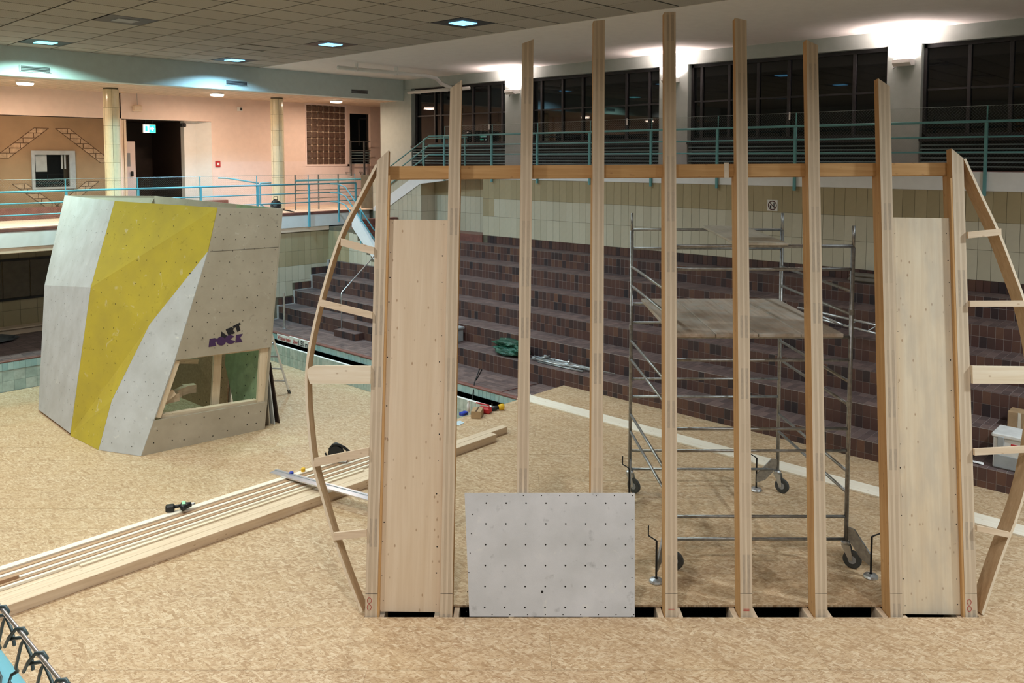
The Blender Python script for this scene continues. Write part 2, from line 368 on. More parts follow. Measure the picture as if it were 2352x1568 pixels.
boards(low, LOW, [hx(11.46), hxm(.5), hym(10.52), hy(FASC + .02)], -17, 2, 7, 24)
struct(B().box(1.0, 11.6, 10.46, 10.49, LOW, -.03).build('trim_1', 'spruce_x'), 'timber edge closing the platform side')

# ---- tile helpers: 'n' tiles on a rectangle spanned by u and v, outward normal nrm
def tile_boxes(P0, u, v, nrm, nu, nv, tw, th, gap=.006, t=.008, off=0.0, keep=None):
    P0, u, v, nrm = Vector(P0), Vector(u), Vector(v), Vector(nrm); out = []
    for j in range(nv):
        for i in range(nu):
            a = i * tw + gap / 2; b = (i + 1) * tw - gap / 2; c = j * th + gap / 2; d = (j + 1) * th - gap / 2
            q = [P0 + u * s_ + v * r for s_, r in ((a, c), (b, c), (b, d), (a, d))]
            if keep and not keep(q): continue
            out.append(q)
    return out
def tile_part(q, nrm, t, name, mat, parent, cache={}):
    c = (q[0] + q[2]) / 2; key = (name, mat, tuple(round(x, 3) for p in q for x in (p - c)))
    if key not in cache:
        b = B().prism([p - c for p in q], nrm * t); o = b.build(name, mat, parent, c); cache[key] = o.data; return o
    return put(cache[key], name, parent, c)
def tile_stuff(qs, nrm, t, name, mat, parent, label=None):
    if not qs: return
    b = B(); nrm = Vector(nrm)
    for q in qs:
        o = [p + nrm * t for p in q]
        b.add([*q, *o], [(4, 5, 6, 7), (0, 1, 5, 4), (1, 2, 6, 5), (2, 3, 7, 6), (3, 0, 4, 7)])
    return tag(b.build(name, mat, parent), label, kind='stuff')

# ---- pool deck, rim and pool walls
dk = B().box(RIM, TIER0, 10.4, LWALL, DECK - .4, DECK - .008)
dk.box(-2, TIER0 - .0, FASC + .05, 25.0, DECK - .4, DECK - .008)
deck = struct(dk.build('pool_deck', 'mortar'), 'clinker paved pool deck')
tile_stuff(tile_boxes((RIM + .09, 10.42, DECK - .008), (0, 1, 0), (1, 0, 0), (0, 0, 1), 45, 9, .242, .118), (0, 0, 1), .008, 'tile_field', 'clinker_tread', deck)
tile_stuff(tile_boxes((3.0, FASC + .14, DECK - .008), (1, 0, 0), (0, 1, 0), (0, 0, 1), 40, 26, .242, .118), (0, 0, 1), .008, 'tile_field', 'clinker_tread', deck)
B().bbox(RIM - .015, RIM + .085, 10.4, FASC + .05, DECK - .035, DECK + .004, .008).build('nosing', 'floor_red', deck)
B().bbox(-2, RIM, FASC + .03, FASC + .13, DECK - .03, DECK + .004, .008).build('nosing', 'floor_red', deck)
pw = struct(B().box(RIM - .0, RIM + .03, 10.4, FASC + .1, LOW - .1, DECK - .03).box(RIM - .19, RIM, 10.4, FASC, LOW - .1, -.44).box(RIM - .21, RIM - .16, 10.45, FASC, LOW - .1, -.335).build('wall_pool', 'grout_blue'), 'tiled pool wall with overflow channel below the deck rim')
tile_stuff(tile_boxes((RIM, 10.42, -.275), (0, 1, 0), (0, 0, 1), (-1, 0, 0), 90, 1, .121, .148), (-1, 0, 0), .008, 'rim_tile', 'tile_blue', pw)
tile_stuff(tile_boxes((RIM - .21, 10.52, LOW), (0, 1, 0), (0, 0, 1), (-1, 0, 0), 89, 2, .121, .232), (-1, 0, 0), .008, 'wall_tile', 'tile_pool', pw)
B().bbox(RIM - .215, RIM - .155, 10.5, FASC, -.335, -.318, .005).build('channel_lip', 'white_plastic', pw)
B().box(RIM - .16, RIM - .005, 10.45, FASC, -.44, -.43).build('channel_floor', 'dark', pw)
pw2 = struct(B().box(-2, RIM - .2, FASC + .04, FASC + .12, LOW - .1, DECK - .03).build('wall_pool', 'grout_blue'), 'far tiled end of the pool')
tile_stuff(tile_boxes((1.0, FASC + .04, -.30), (1, 0, 0), (0, 0, 1), (0, -1, 0), 86, 1, .121, .17), (0, -1, 0), .01, 'rim_tile', 'tile_blue', pw2)
tile_stuff(tile_boxes((1.0, FASC + .045, LOW), (1, 0, 0), (0, 0, 1), (0, -1, 0), 43, 2, .242, .245), (0, -1, 0), .008, 'wall_tile', 'tile_pool', pw2)
# depth notice on the rim
sg = thing('depth_sign', 'white pool rim sign with red and black lettering about the water depth', 'sign', (RIM - .02, 18.78, -.19))
B().bbox(-.006, .008, -.78, .78, -.085, .085, .004).build('sign_plate', 'white_plastic', sg)
B().bbox(-.008, .03, -.77, .18, .088, .105, .004).build('edge_strip', 'white_plastic', sg); B().bbox(-.008, .03, -.77, -.26 - .45, .088, .105, .004)
def lay_text(parent, txt, size, bold, mat, loc, rot, sx=1.0, name='lettering'):
    me = text_mesh(txt, size, bold); me.materials.clear(); me.materials.append(MATS[mat]); o = put(me, name, parent, loc, rot); o.scale = (sx, 1, 1); return o
RX = (rad(90), 0, rad(-90))
lay_text(sg, 'Wassertiefe', .15, .003, 'print_red', (-.008, .43, -.005), RX, .88); lay_text(sg, 'über', .15, .003, 'print_red', (-.008, -.12, -.005), RX, .9)
lay_text(sg, '1,50 m', .19, .004, 'print_black', (-.008, -.47, -.005), RX, .85)
B().box(-.008, -.004, -.78, -.74, -.085, .085).build('end_mark', 'print_red', sg)

# ---- tiered seating
TX = [12.72, 13.27, 13.88, 14.48, 15.09, 15.78, RWALL]; TZ = [DECK, .29, .685, 1.08, 1.475, 1.86, 2.235]
Y0T, Y1T = .6, LWALL
tb = B()
for i in range(6): tb.box(TX[i] + .003, RWALL + .4, Y0T, Y1T, TZ[i] - .02, TZ[i + 1] - .003)
seat = struct(tb.build('tiered_seating', 'mortar'), 'stepped spectator seating clad in dark clinker tiles')
cand = []; tread = []
for i in range(6):
    n = int((Y1T - Y0T) / .119)
    h = (TZ[i + 1] - TZ[i] - .008) / 2
    cand += tile_boxes((TX[i] + .008, Y0T, TZ[i]), (0, 1, 0), (0, 0, 1), (-1, 0, 0), n, 2, .119, h)
    dep = TX[i + 1] - TX[i]; nr = max(2, round(dep / .235))
    tread += tile_boxes((TX[i], Y0T, TZ[i + 1] - .008), (0, 1, 0), (1, 0, 0), (0, 0, 1), n, nr, .119, dep / nr)
cand += tile_boxes((RWALL, Y0T, TZ[6]), (0, 1, 0), (0, 0, 1), (-1, 0, 0), int((16.3 - Y0T) / .119), 1, .119, .205)
def scr(q):
    c = (q[0] + q[2]) / 2; x, y, k = proj(c); return (x, y, k)
big = []
for i, q in enumerate(cand):
    x, y, k = scr(q)
    if 1040 < x < 2352: big.append((k, i))
big.sort(); pick = set(i for _, i in big[:300])
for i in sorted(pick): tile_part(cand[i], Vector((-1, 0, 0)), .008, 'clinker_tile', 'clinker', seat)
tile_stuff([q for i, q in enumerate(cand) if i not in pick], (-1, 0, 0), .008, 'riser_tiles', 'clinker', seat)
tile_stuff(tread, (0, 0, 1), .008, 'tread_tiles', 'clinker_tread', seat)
for i in range(3):   # skirting along the left wall
    b = tile_boxes((TX[i] + .05, LWALL - .02, TZ[i + 1]), (1, 0, 0), (0, 0, 1), (0, -1, 0), 5, 1, (TX[i + 1] - TX[i]) / 5, .2)
    tile_stuff(b, (0, -1, 0), .02, 'skirting_tiles', 'clinker', seat)
# half steps of the aisle
for k, (x0, x1, z0, y0, y1) in enumerate(((12.46, 12.72, DECK, 17.22, 18.15), (13.0, 13.27, .29, 17.0, 18.0), (13.62, 13.88, .685, 16.9, 17.9), (14.22, 14.48, 1.08, 16.9, 17.9))):
    st = struct(B().box(x0 + .008, x1, y0 + .008, y1 - .008, z0, z0 + .17).build('aisle_step', 'mortar'), 'low clinker half step in the seating aisle')
    tile_stuff(tile_boxes((x0 + .008, y0, z0), (0, 1, 0), (0, 0, 1), (-1, 0, 0), 8, 1, (y1 - y0) / 8, .17), (-1, 0, 0), .008, 'step_tiles', 'clinker', st)
    tile_stuff(tile_boxes((x0, y0, z0 + .17), (0, 1, 0), (1, 0, 0), (0, 0, 1), 8, 1, (y1 - y0) / 8, x1 - x0), (0, 0, 1), .008, 'step_tiles', 'clinker_tread', st)
    tile_stuff(tile_boxes((x0, y0 + .008, z0), (1, 0, 0), (0, 0, 1), (0, -1, 0), 2, 1, (x1 - x0) / 2, .17), (0, -1, 0), .008, 'step_tiles', 'clinker', st)

# ---- lower walls with glazed tiles
def tiled_wall(name, label, P0, u, nrm, nu, rows, tw, depth=.3, mats=None, poly=None):
    """rows: list of z levels; mats: tile material per row"""
    P0, u, nrm = Vector(P0), Vector(u), Vector(nrm); L = nu * tw
    z0, z1 = rows[0], rows[-1]
    q = [P0 + ZZ * z0, P0 + u * L + ZZ * z0, P0 + u * L + ZZ * z1, P0 + ZZ * z1] if poly is None else poly
    wall = struct(B().prism(q, nrm * -depth).build(name, 'grout_cream'), label)
    return wall
YE = 16.36
wr = tiled_wall('wall_right', 'cream and beige glazed tile wall behind the seating', (RWALL, .6, 0), (0, 1, 0), (-1, 0, 0), 1, [2.0, 4.1], YE - .6)
tw = .2145; nz = [2.44, 2.49, 2.98, 3.475, 4.06]
n = int((YE - .6) / tw)
for j in range(4):
    for i in range(n):
        y1 = YE - i * tw; y0 = y1 - tw
        mat = 'tile_beige' if (j == 3 or (j == 2 and i < 2)) else 'tile_cream'
        if nz[j + 1] - nz[j] < .1: continue
        zz0 = 2.44 if j == 1 else nz[j]
        q = [Vector((RWALL, a, c)) for a, c in ((y0 + .003, zz0 + .003), (y1 - .003, zz0 + .003), (y1 - .003, nz[j + 1] - .003), (y0 + .003, nz[j + 1] - .003))]
        tile_part(q, Vector((-1, 0, 0)), .007, 'tile', mat, wr)
# alcove behind the seating, wall beyond it up to the corner
al = tiled_wall('wall_alcove', 'back of the tiled alcove above the seating', (16.8, YE, 0), (0, 1, 0), (-1, 0, 0), 1, [2.0, 4.1], 3.0)
for j in range(4):
    for i in range(13):
        y0 = YE + .02 + i * tw; zz = [2.44, 2.98, 3.475, 4.06]
        if j == 3: continue
        q = [Vector((16.8, a, c)) for a, c in ((y0 + .003, zz[j] + .003), (y0 + tw - .003, zz[j] + .003), (y0 + tw - .003, zz[j + 1] - .003), (y0 + .003, zz[j + 1] - .003))]
        tile_part(q, Vector((-1, 0, 0)), .007, 'tile', 'tile_beige' if j == 2 else 'tile_cream', al)
B().box(16.2, 16.8, YE, 19.03, 2.235, 2.44).build('plinth', 'floor_red', al)
YS = 19.03
ws = tiled_wall('wall_stair', 'tiled wall carrying the upper stairs', (RWALL, YS, 0), (0, 1, 0), (-1, 0, 0), 1, [1.0, 4.05], 3.0, depth=.62)
for j, (a, b) in enumerate(((2.5, 2.98), (2.98, 3.475), (3.475, 4.0))):
    for i in range(11):
        y0 = YS + i * tw
        q = [Vector((RWALL, s_, c)) for s_, c in ((y0 + .003, a + .003), (y0 + tw - .003, a + .003), (y0 + tw - .003, b - .003), (y0 + .003, b - .003))]
        tile_part(q, Vector((-1, 0, 0)), .007, 'tile', 'tile_cream', ws)
for j, (a, b) in enumerate(((2.44, 2.98), (2.98, 3.475), (3.475, 4.06))):   # return of the alcove
    for i in range(2):
        q = [Vector((s_, YS, c)) for s_, c in ((RWALL + i * .27 + .003, a + .003), (RWALL + i * .27 + .267, a + .003), (RWALL + i * .27 + .267, b - .003), (RWALL + i * .27 + .003, b - .003))]
        tile_part(q, Vector((0, -1, 0)), .007, 'tile', 'tile_beige' if j == 2 else 'tile_cream', ws)
# left tiled wall under the gallery
wl = tiled_wall('wall_left', 'beige and cream tile wall beside the seating', (11.9, LWALL, 0), (1, 0, 0), (0, -1, 0), 1, [DECK, 2.55], 2.75, poly=[Vector((x, LWALL, z)) for x, z in ((11.9, DECK), (14.62, DECK), (14.62, 2.5), (11.9, 2.5))])
lz = [DECK, .515, .955, 1.395, 1.835, 2.379, 2.5]
for j in range(5):
    for i in range(12):
        x0 = 11.95 + i * .2175; x1 = x0 + .2175
        k = 0 if x1 < 13.4 else (1 if x1 < 14.0 else 2); zmin = [.49, .885, 1.28][k]
        a = max(lz[j], zmin); b = lz[j + 1]
        if b - a < .06: continue
        q = [Vector((s_, LWALL, c)) for s_, c in ((x0 + .003, a + .003), (x1 - .003, a + .003), (x1 - .003, b - .003), (x0 + .003, b - .003))]
        tile_part(q, Vector((0, -1, 0)), .007, 'tile', 'tile_cream' if (b <= 1.40 and a < 1.39) else 'tile_beige', wl)
# block wall under the lower stairs
XS = 14.55
pb = [(YS + .05, 1.08), (LWALL, 1.08), (LWALL, 2.5), (20.05, 2.5), (YS + .05, 1.62)]
wb = struct(B().prism([Vector((XS, y, z)) for y, z in pb], (1.7, 0, 0)).build('wall_block', 'grout_cream'), 'tiled block under the lower flight of stairs')
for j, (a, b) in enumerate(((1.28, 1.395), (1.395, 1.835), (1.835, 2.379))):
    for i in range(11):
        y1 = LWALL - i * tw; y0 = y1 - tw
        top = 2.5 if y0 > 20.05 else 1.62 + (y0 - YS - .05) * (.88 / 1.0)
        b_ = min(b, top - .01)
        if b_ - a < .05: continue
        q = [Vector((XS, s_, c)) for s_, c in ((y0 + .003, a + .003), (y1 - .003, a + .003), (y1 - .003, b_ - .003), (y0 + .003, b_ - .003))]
        tile_part(q, Vector((-1, 0, 0)), .007, 'tile', 'tile_beige' if i < 5 else 'tile_cream', wb)  # cream tiles towards the stairs draw the lamp's light patch in colour
tile_stuff(tile_boxes((XS, YS + .05, 1.08), (0, 1, 0), (0, 0, 1), (-1, 0, 0), 19, 1, .123, .2), (-1, 0, 0), .012, 'skirting_tiles', 'clinker', wb)
# recessed wall below the left gallery
rw = struct(B().box(-2, 12.0, 24.8, 25.0, DECK, 2.5).build('wall_recess', 'grout_cream'), 'dim tiled wall under the left gallery')
for i in range(22):
    for j in range(5):
        x0 = 3.2 + i * .42; z0 = .05 + j * .46
        q = [Vector((s_, 24.8, c)) for s_, c in ((x0 + .004, z0 + .004), (x0 + .416, z0 + .004), (x0 + .416, z0 + .456), (x0 + .004, z0 + .456))]
        tile_part(q, Vector((0, -1, 0)), .007, 'tile', 'tile_beige', rw)
struct(B().box(-2, 12.0, 24.5, 24.8, DECK, .06).bbox(-2, 12, 24.42, 24.82, .06, .1, .01).build('baseboard_left', 'soffit'), 'low ledge along the recessed wall')
bd = thing('notice_board', 'dull grey panelled board on the dark wall below the gallery', 'board', (6.9, 24.78, 1.35))
for k in range(3): B().bbox(-.98 + k * .66, -.34 + k * .66, -.03, .01, -.5, .5, .01).build('panel', 'beige_board', bd)
B().box(-1.02, 1.04, -.045, .0, -.56, -.5).box(-1.02, 1.04, -.045, 0, .5, .55).box(-1.02, -.98, -.045, 0, -.5, .5).build('frame', 'frame_dark', bd)
struct(B().box(-2, 12, 24.3, 24.8, 2.2, 2.32).build('trim_2', 'frame_dark'), 'solid dark strip in place of a shadow gap under the gallery soffit')  # shade under the soffit drawn as a dark solid strip

# ---- left gallery
gl = struct(B().box(-2, 15.5, FASC + .03, 26, 2.55, GAL - .02).box(15.5, 18.5, 21.6, 26, 2.55, GAL - .02).build('gallery_slab', 'fascia_white'), 'slab of the far gallery')
B().bbox(-2, 15.52, FASC, FASC + .05, 2.53, GAL - .06, .01).build('fascia', 'fascia_white', gl)
B().bbox(-2, 15.54, FASC - .01, FASC + .18, GAL - .06, GAL + .02, .008).build('kerb', 'floor_red', gl)
B().box(-2, 18.5, FASC + .05, 26, GAL - .02, GAL).build('paving', 'soffit', gl)
B().bbox(-2, 14.55, FASC + .02, FASC + .2, 2.40, 2.53, .01).build('soffit_strip', 'soffit', gl)
B().bbox(-2, 12.8, 24.3, 24.45, GAL, GAL + .32, .01).build('bench_ledge', 'floor_red', gl)

# ---- right gallery
gr = struct(B().box(RWALL + .05, WWALL + .4, .6, 17.3, 4.02, GALR - .02).build('gallery_slab', 'fascia_white'), 'slab of the window gallery')
B().bbox(RWALL - .03, RWALL + .08, .6, 17.35, 4.02, GALR, .01).build('fascia', 'fascia_white', gr)
B().box(RWALL + .05, WWALL + .3, .6, 17.3, GALR - .02, GALR).build('paving', 'floor_red', gr)
# upper stairs from the landing to the window gallery
us = struct(B().prism([Vector((RWALL - .03, y, z)) for y, z in ((17.2, 4.02), (19.05, 3.82), (20.9, 2.9), (21.35, 2.9), (21.35, 3.02), (20.85, 3.28), (19.0, 4.20), (18.75, 4.36), (17.2, 4.36))], (.12, 0, 0)).build('stair_upper', 'fascia_white'), 'white stringer of the upper stairs')
for k in range(8): B().box(RWALL + .09, WWALL + .3, 19.1 + k * .27, 19.37 + k * .27, 2.6, GALR - (k + 1) * .155).build('step', 'floor_red', us)
ls = struct(B().prism([Vector((XS - .06, y, z)) for y, z in ((20.12, 2.96), (20.12, 2.56), (19.0, 1.60), (18.75, 1.60), (18.75, 1.72), (19.95, 2.96))], (.12, 0, 0)).build('stair_lower', 'fascia_white'), 'pale stringer of the lower stairs')
for k in range(7): B().box(XS + .06, 16.2, 18.95 + k * .19, 19.16 + k * .19, 1.5, 1.65 + k * .185).build('step', 'floor_red', ls)

# ---- window wall: header, piers, sills, windows
hd = struct(B().box(WWALL, WWALL + .5, .6, 22.6, 6.86, CEIL).build('wall_window', 'pale_green_wall'), 'pale wall above the band of night windows')
PIER = [(5.33, 5.98), (10.60, 11.42), (15.8, 16.72), (20.95, 22.6), (.2, .72)]
for a, b in PIER: B().bbox(WWALL, WWALL + .45, a, b, 4.3, 6.86, .01).build('pier', 'pale_green_wall', hd)
BAY = [(.72, 5.33, [1.9, 3.0, 3.1, 3.8, 4.51]), (5.98, 10.60, [6.7, 8.14, 8.87, 9.6, 10.33]), (11.42, 15.8, [11.83, 12.53, 13.97, 14.68, 15.45]), (16.72, 20.95, [17.0, 17.56, 18.25, 18.87, 19.7, 20.0])]
for k, (a, b, mu) in enumerate(BAY):
    X = WWALL + .22; wn = struct(thing('window_%d' % (k + 1), 'dark framed night window band', None, (0, 0, 0)))
    ed = [a + .05] + mu + [b - .05]
    for c in mu: B().bbox(X - .05, X + .05, c - .035, c + .035, 5.08, 6.80, .008).build('mullion', 'frame_dark', wn)
    B().box(X - .06, X + .06, a, b, 6.78, 6.86).box(X - .06, X + .06, a, b, 5.0, 5.09).box(X - .06, X + .06, a, a + .06, 5, 6.86).box(X - .06, X + .06, b - .06, b, 5, 6.86).build('window_frame', 'frame_dark', wn)
    for c, d in zip(ed[:-1], ed[1:]):
        if d - c < .12: continue
        for z0, z1 in ((5.09, 5.94), (5.98, 6.78)):
            B().box(X, X + .012, c + .02, d - .02, z0, z1).build('pane', 'night_glass', wn)
        B().box(X - .04, X + .04, c + .03, d - .03, 5.94, 5.98).build('transom', 'frame_dark', wn)
    B().bbox(X - .08, X - .05, mu[1] - .06, mu[1] - .03, 5.45, 5.62, .004).build('window_handle', 'white_plastic', wn)
    B().bbox(WWALL - .05, X + .1, a, b, 4.93, 5.0, .01).build('sill', 'frame_dark', wn)
    ra = struct(B().box(X - .02, X + .1, a, b, GALR, 4.93).build('convector', 'frame_dark'), 'dark convector recess under the windows')
    for j in range(6):
        B().bbox(WWALL + .02, WWALL + .12, a + .02, b - .02, 4.42 + j * .085, 4.45 + j * .085, .006).build('slat', 'louvre', ra)

# ---- upper left: beam, soffit, pink wall
bm_ = struct(B().bbox(-3, WWALL + .1, FASC, FASC + .3, SOFF, CEIL + .02, .01).build('beam', 'beam_paint'), 'pale blue downstand beam above the far gallery')
struct(B().box(-3, 21, FASC + .3, PINK + .3, SOFF, SOFF + .1).build('ceiling', 'soffit'), 'warm lit soffit of the far gallery')
for k in range(24): B().box(-1, 17.4, FASC + .35 + k * .135, FASC + .36 + k * .135, SOFF - .004, SOFF).build('soffit_joint', 'brown_fill', bm_) if k % 2 == 0 else None
for (x, z) in ((6.5, 6.67), (11.55, 6.675), (15.72, 6.68)):
    v = thing('air_vent', {6: 'dark slotted air vent on the beam above the painted panel', 11: 'dark slotted air vent on the middle of the pale beam', 15: 'dark slotted air vent on the beam nearest the stairs'}[int(x)], 'vent', (x, FASC, z), group='vents on the beam')
    B().bbox(-.34, .34, -.02, .0, -.075, .075, .006).build('vent_frame', 'beam_paint', v); B().box(-.31, .31, -.024, -.018, -.055, .055).build('vent_slot', 'frame_dark', v)
    for j in range(3): B().box(-.31, .31, -.03, -.024, -.04 + j * .035, -.03 + j * .035).build('vent_slat', 'grey_plastic', v)
pk = struct(B().box(9.27, 9.69, PINK, PINK + .3, GAL, SOFF).box(12.43, 21, PINK, PINK + .3, GAL, 4.38).box(12.43, 15.87, PINK, PINK + .3, 4.38, SOFF).box(17.5, 17.68, PINK, PINK + .3, 4.3, SOFF).box(15.87, 17.5, PINK, PINK + .3, 6.44, SOFF).box(17.68, 18.58, PINK, PINK + .3, 6.2, SOFF).box(18.58, 19.37, PINK - .02, PINK + .3, 4.3, SOFF).box(19.7, 21, PINK, PINK + .3, 4.3, SOFF).box(19.37, 19.7, PINK, PINK + .3, 6.26, SOFF).box(-3, 12.43, PINK, PINK + .3, 5.74, SOFF).build('wall_back', 'pink_wall'), 'pink plastered wall of the far gallery')
B().box(12.45, 15.85, PINK - .006, PINK, GAL, 4.48).box(15.85, 18.5, PINK - .006, PINK, GAL, 4.30).build('wall_dado', 'pink_light', pk)
B().box(11.68, 12.43, PINK + .28, PINK + .5, GAL, 5.74).prism([Vector(q) for q in ((12.43, PINK, GAL), (11.70, PINK + .55, GAL), (11.70, PINK + .55, 5.72), (12.43, PINK, 5.72))], (.02, .05, 0)).build('door_reveal', 'white_paint_wall', pk)
# painted panel with a window
pp = thing('painted_panel', 'large brown painted panel with a drawn diamond of stone blocks', 'panel', (8.0, PINK + .05, GAL))
PW = [(-1.6, 1.27, 0, .78), (-1.6, 1.27, 1.80, 2.76), (-1.6, -.68, .78, 1.80), (.42, 1.27, .78, 1.80)]
b = B()
for x0, x1, z0, z1 in PW: b.box(x0, x1, 0, .06, z0, z1)
b.build('board', 'brown_board', pp)
b = B(); fil = B()
def lineb(x0, z0, x1, z1, w_=.016): b.obox((x0, -.004, z0), (x1, -.004, z1), .006, w_, (0, 0, 1) if abs(z1 - z0) < abs(x1 - x0) else (1, 0, 0))
def band(cx, cz, sx, sz, n, bw=.30, st=.155, x0=0):
    """diagonal band of drawn blocks starting at cx,cz going sx,sz"""
    L = n * st
    A = (cx, cz); E_ = (cx + sx * L, cz + sz * L * .82)
    lineb(A[0], A[1], E_[0], E_[1]); lineb(A[0] - bw * sx * .0 + bw * sx, A[1], E_[0] + bw * sx, E_[1])
    for i in range(n + 1):
        zz = cz + sz * i * st * .82; xx = cx + sx * i * st
        lineb(xx, zz, xx + bw * sx, zz)
        if i < n:
            xm = xx + sx * (st * .5 + bw * (.35 if i % 2 else .62)); lineb(xm, zz, xm, zz + sz * st * .82)
    fil.prism([Vector((q[0], -.001, q[1])) for q in (A, (A[0] + bw * sx, A[1]), (E_[0] + bw * sx, E_[1]), E_)], (0, .002, 0))
band(-.22, 2.45, -1, -1, 6, .36, .165); band(-.05, 2.45, 1, -1, 7, .36, .165); band(-1.15, .95, 1, -1, 5, .34, .165); band(1.05, .98, -1, -1, 5, .34, .165)
b.build('drawn_lines', 'brown_line', pp); fil.build('drawn_blocks', 'brown_fill', pp)
iw = struct(thing('window_5', 'small dark window set in the painted panel', None, (7.87, PINK + .03, 4.25)))
B().box(-.55, .55, -.03, .04, .44, .55).box(-.55, .55, -.03, .04, -.5, -.44).box(-.55, -.47, -.03, .04, -.44, .44).box(.40, .55, -.03, .04, -.44, .44).build('window_frame', 'grey_plastic', iw)
B().box(-.47, .40, .03, .04, -.44, .44).build('pane', 'night_glass', iw)
B().box(-.44, -.16, .02, .028, -.02, .44).box(.2, .24, .02, .028, .05, .44).box(.28, .32, .02, .028, .05, .44).build('curtain', 'grey_plastic', iw)
struct(B().box(9.27, 9.42, PINK + .1, PINK + .2, GAL, 5.74).box(6.42, 6.5, PINK - .1, PINK, GAL, SOFF).build('trim_3', 'soffit'), 'narrow pale edge beside the painted panel')
struct(B().box(9.16, 9.27, PINK + .06, PINK + .1, GAL, 5.7).build('trim_4', 'dark_brown_door'), 'dark slot beside the painted panel')
# doorway with dark corridor and an open door
dr = struct(B().box(9.3, 12.6, 27.3, 27.4, GAL, 5.74).box(9.6, 9.7, PINK + .1, 27.3, GAL, 5.74).box(11.72, 11.8, PINK + .5, 27.3, GAL, 5.74).box(9.6, 11.8, PINK + .3, 27.4, 5.74, 5.85).box(9.3, 12.6, PINK + .3, 27.4, GAL - .1, GAL).build('door_1', 'dark_brown_door'), 'dark panelled doorway off the far gallery')
for k in range(2): B().bbox(9.68 + k * .09, 9.75 + k * .09, PINK + .02, PINK + .22, GAL, 5.72, .01).build('door_frame', 'soffit', dr)
B().bbox(9.92, 10.36, 25.3, 25.36, GAL, 5.1, .02).build('door_leaf', 'pink_light', dr); B().bbox(10.2, 10.27, 25.24, 25.3, 4.05, 4.2, .01).build('lock', 'black_plastic', dr)
B().box(10.0, 10.2, 25.29, 25.305, 4.35, 4.75).build('glazing', 'grey_plastic', dr)
B().tube([(9.9, 26.8, 3.62), (11.7, 26.8, 3.62)], .02).build('push_bar', 'galv', dr)
ex = thing('exit_sign', 'lit green and white emergency exit sign over the dark doorway', 'sign', (10.65, PINK + .35, 5.48))
B().bbox(-.19, .19, .0, .06, -.13, .13, .008).build('sign_case', 'white_plastic', ex); B().box(-.18, -.01, -.006, 0, -.115, .115).build('white_field', 'exit_white', ex); B().box(-.01, .18, -.006, 0, -.115, .115).build('green_field', 'exit_green', ex)
B().prism([Vector(q) for q in ((.02, -.008, -.03), (.07, -.008, -.03), (.07, -.008, -.07), (.14, -.008, 0), (.07, -.008, .07), (.07, -.008, .03), (.02, -.008, .03))], (0, .003, 0)).build('arrow', 'exit_white', ex)
B().box(-.13, -.06, -.008, -.004, -.08, .08).build('door_mark', 'exit_green', ex); [B().tube([(x_, .03, .13), (x_, .03, .25)], .01).build('hanger', 'frame_dark', ex) for x_ in (-.1, .1)]
cm = thing('camera_box', 'small black wall camera at the corner of the doorway', 'camera', (11.66, PINK + .2, 5.62)); B().bbox(-.12, .02, -.1, .05, -.07, .05, .02).build('housing', 'black_plastic', cm); B().tube([(-.05, -.1, 0), (-.05, -.16, -.01)], .035, 10).build('lens', 'frame_dark', cm)
cl = struct(B().box(10.2, 10.4, 26.3, 26.5, 5.72, 5.74).build('corridor_lamp', 'lamp_warm'), 'small corridor ceiling lamp')
# glass block window, side window, door slot
gb = struct(thing('window_6', 'window of dark glass blocks in the pink wall', None, (15.87, PINK, 4.36)))
B().box(-.05, 1.68, -.02, .12, -.05, -.0).box(-.05, 1.68, -.02, .12, 2.07, 2.12).box(-.05, 0, -.02, .12, 0, 2.07).box(1.62, 1.68, -.02, .12, 0, 2.07).build('window_frame', 'pink_light', gb); B().box(0, 1.62, .05, .1, 0, 2.07).build('joint', 'soffit', gb)
me = None
for i in range(7):
    for j in range(9):
        if me is None: o = B().bbox(-.104, .104, -.0, .06, -.104, .104, .022).build('glass_block', 'block_glass', gb); me = o.data
        else: o = put(me, 'glass_block', gb)
        o.location = (.1157 + i * .2314, 0, .115 + j * .23)
sw = struct(thing('window_7', 'dark side window behind a railing', None, (18.13, PINK + .1, 5.25)))
B().box(-.47, .47, 0, .02, -.95, .97).build('pane', 'night_glass', sw); B().box(-.47, .47, -.05, 0, -.95, -.9).box(-.47, -.43, -.05, 0, -.95, .97).box(.0, .04, -.03, 0, -.2, .8).box(.0, .4, -.03, 0, .76, .8).build('window_frame', 'frame_dark', sw)
for j in range(5): B().bbox(-.43, .47, -.06, -.02, -.88 + j * .1, -.84 + j * .1, .005).build('slat', 'louvre', sw)
struct(B().box(19.37, 19.7, PINK + .15, PINK + .2, 4.3, 6.26).build('door_2', 'dark_brown_door'), 'narrow dark door by the corner')
al_ = thing('fire_alarm', 'red fire alarm button on the pink wall', 'alarm', (12.61, PINK - .0, 4.41)); B().bbox(-.08, .08, -.05, 0, -.09, .09, .01).build('housing', 'red', al_); B().box(-.04, .04, -.055, -.05, -.04, .04).build('button', 'white_plastic', al_)
sb = thing('wall_speaker', 'small beige speaker hanging above the doorway', 'speaker', (10.14, PINK, 6.05)); B().bbox(-.13, .13, -.12, 0, -.09, .09, .03).build('housing', 'soffit', sb); B().box(-.004, .004, -.06, -.05, .09, .43).build('cable', 'grey_plastic', sb)
mb = thing('motion_sensor', 'small white sensor with a dark lens high on the pink wall', 'sensor', (13.4, PINK, 6.17)); B().bbox(-.09, .09, -.05, 0, -.065, .065, .01).build('housing', 'white_plastic', mb); B().box(.0, .06, -.055, -.05, -.045, .045).build('lens', 'frame_dark', mb)

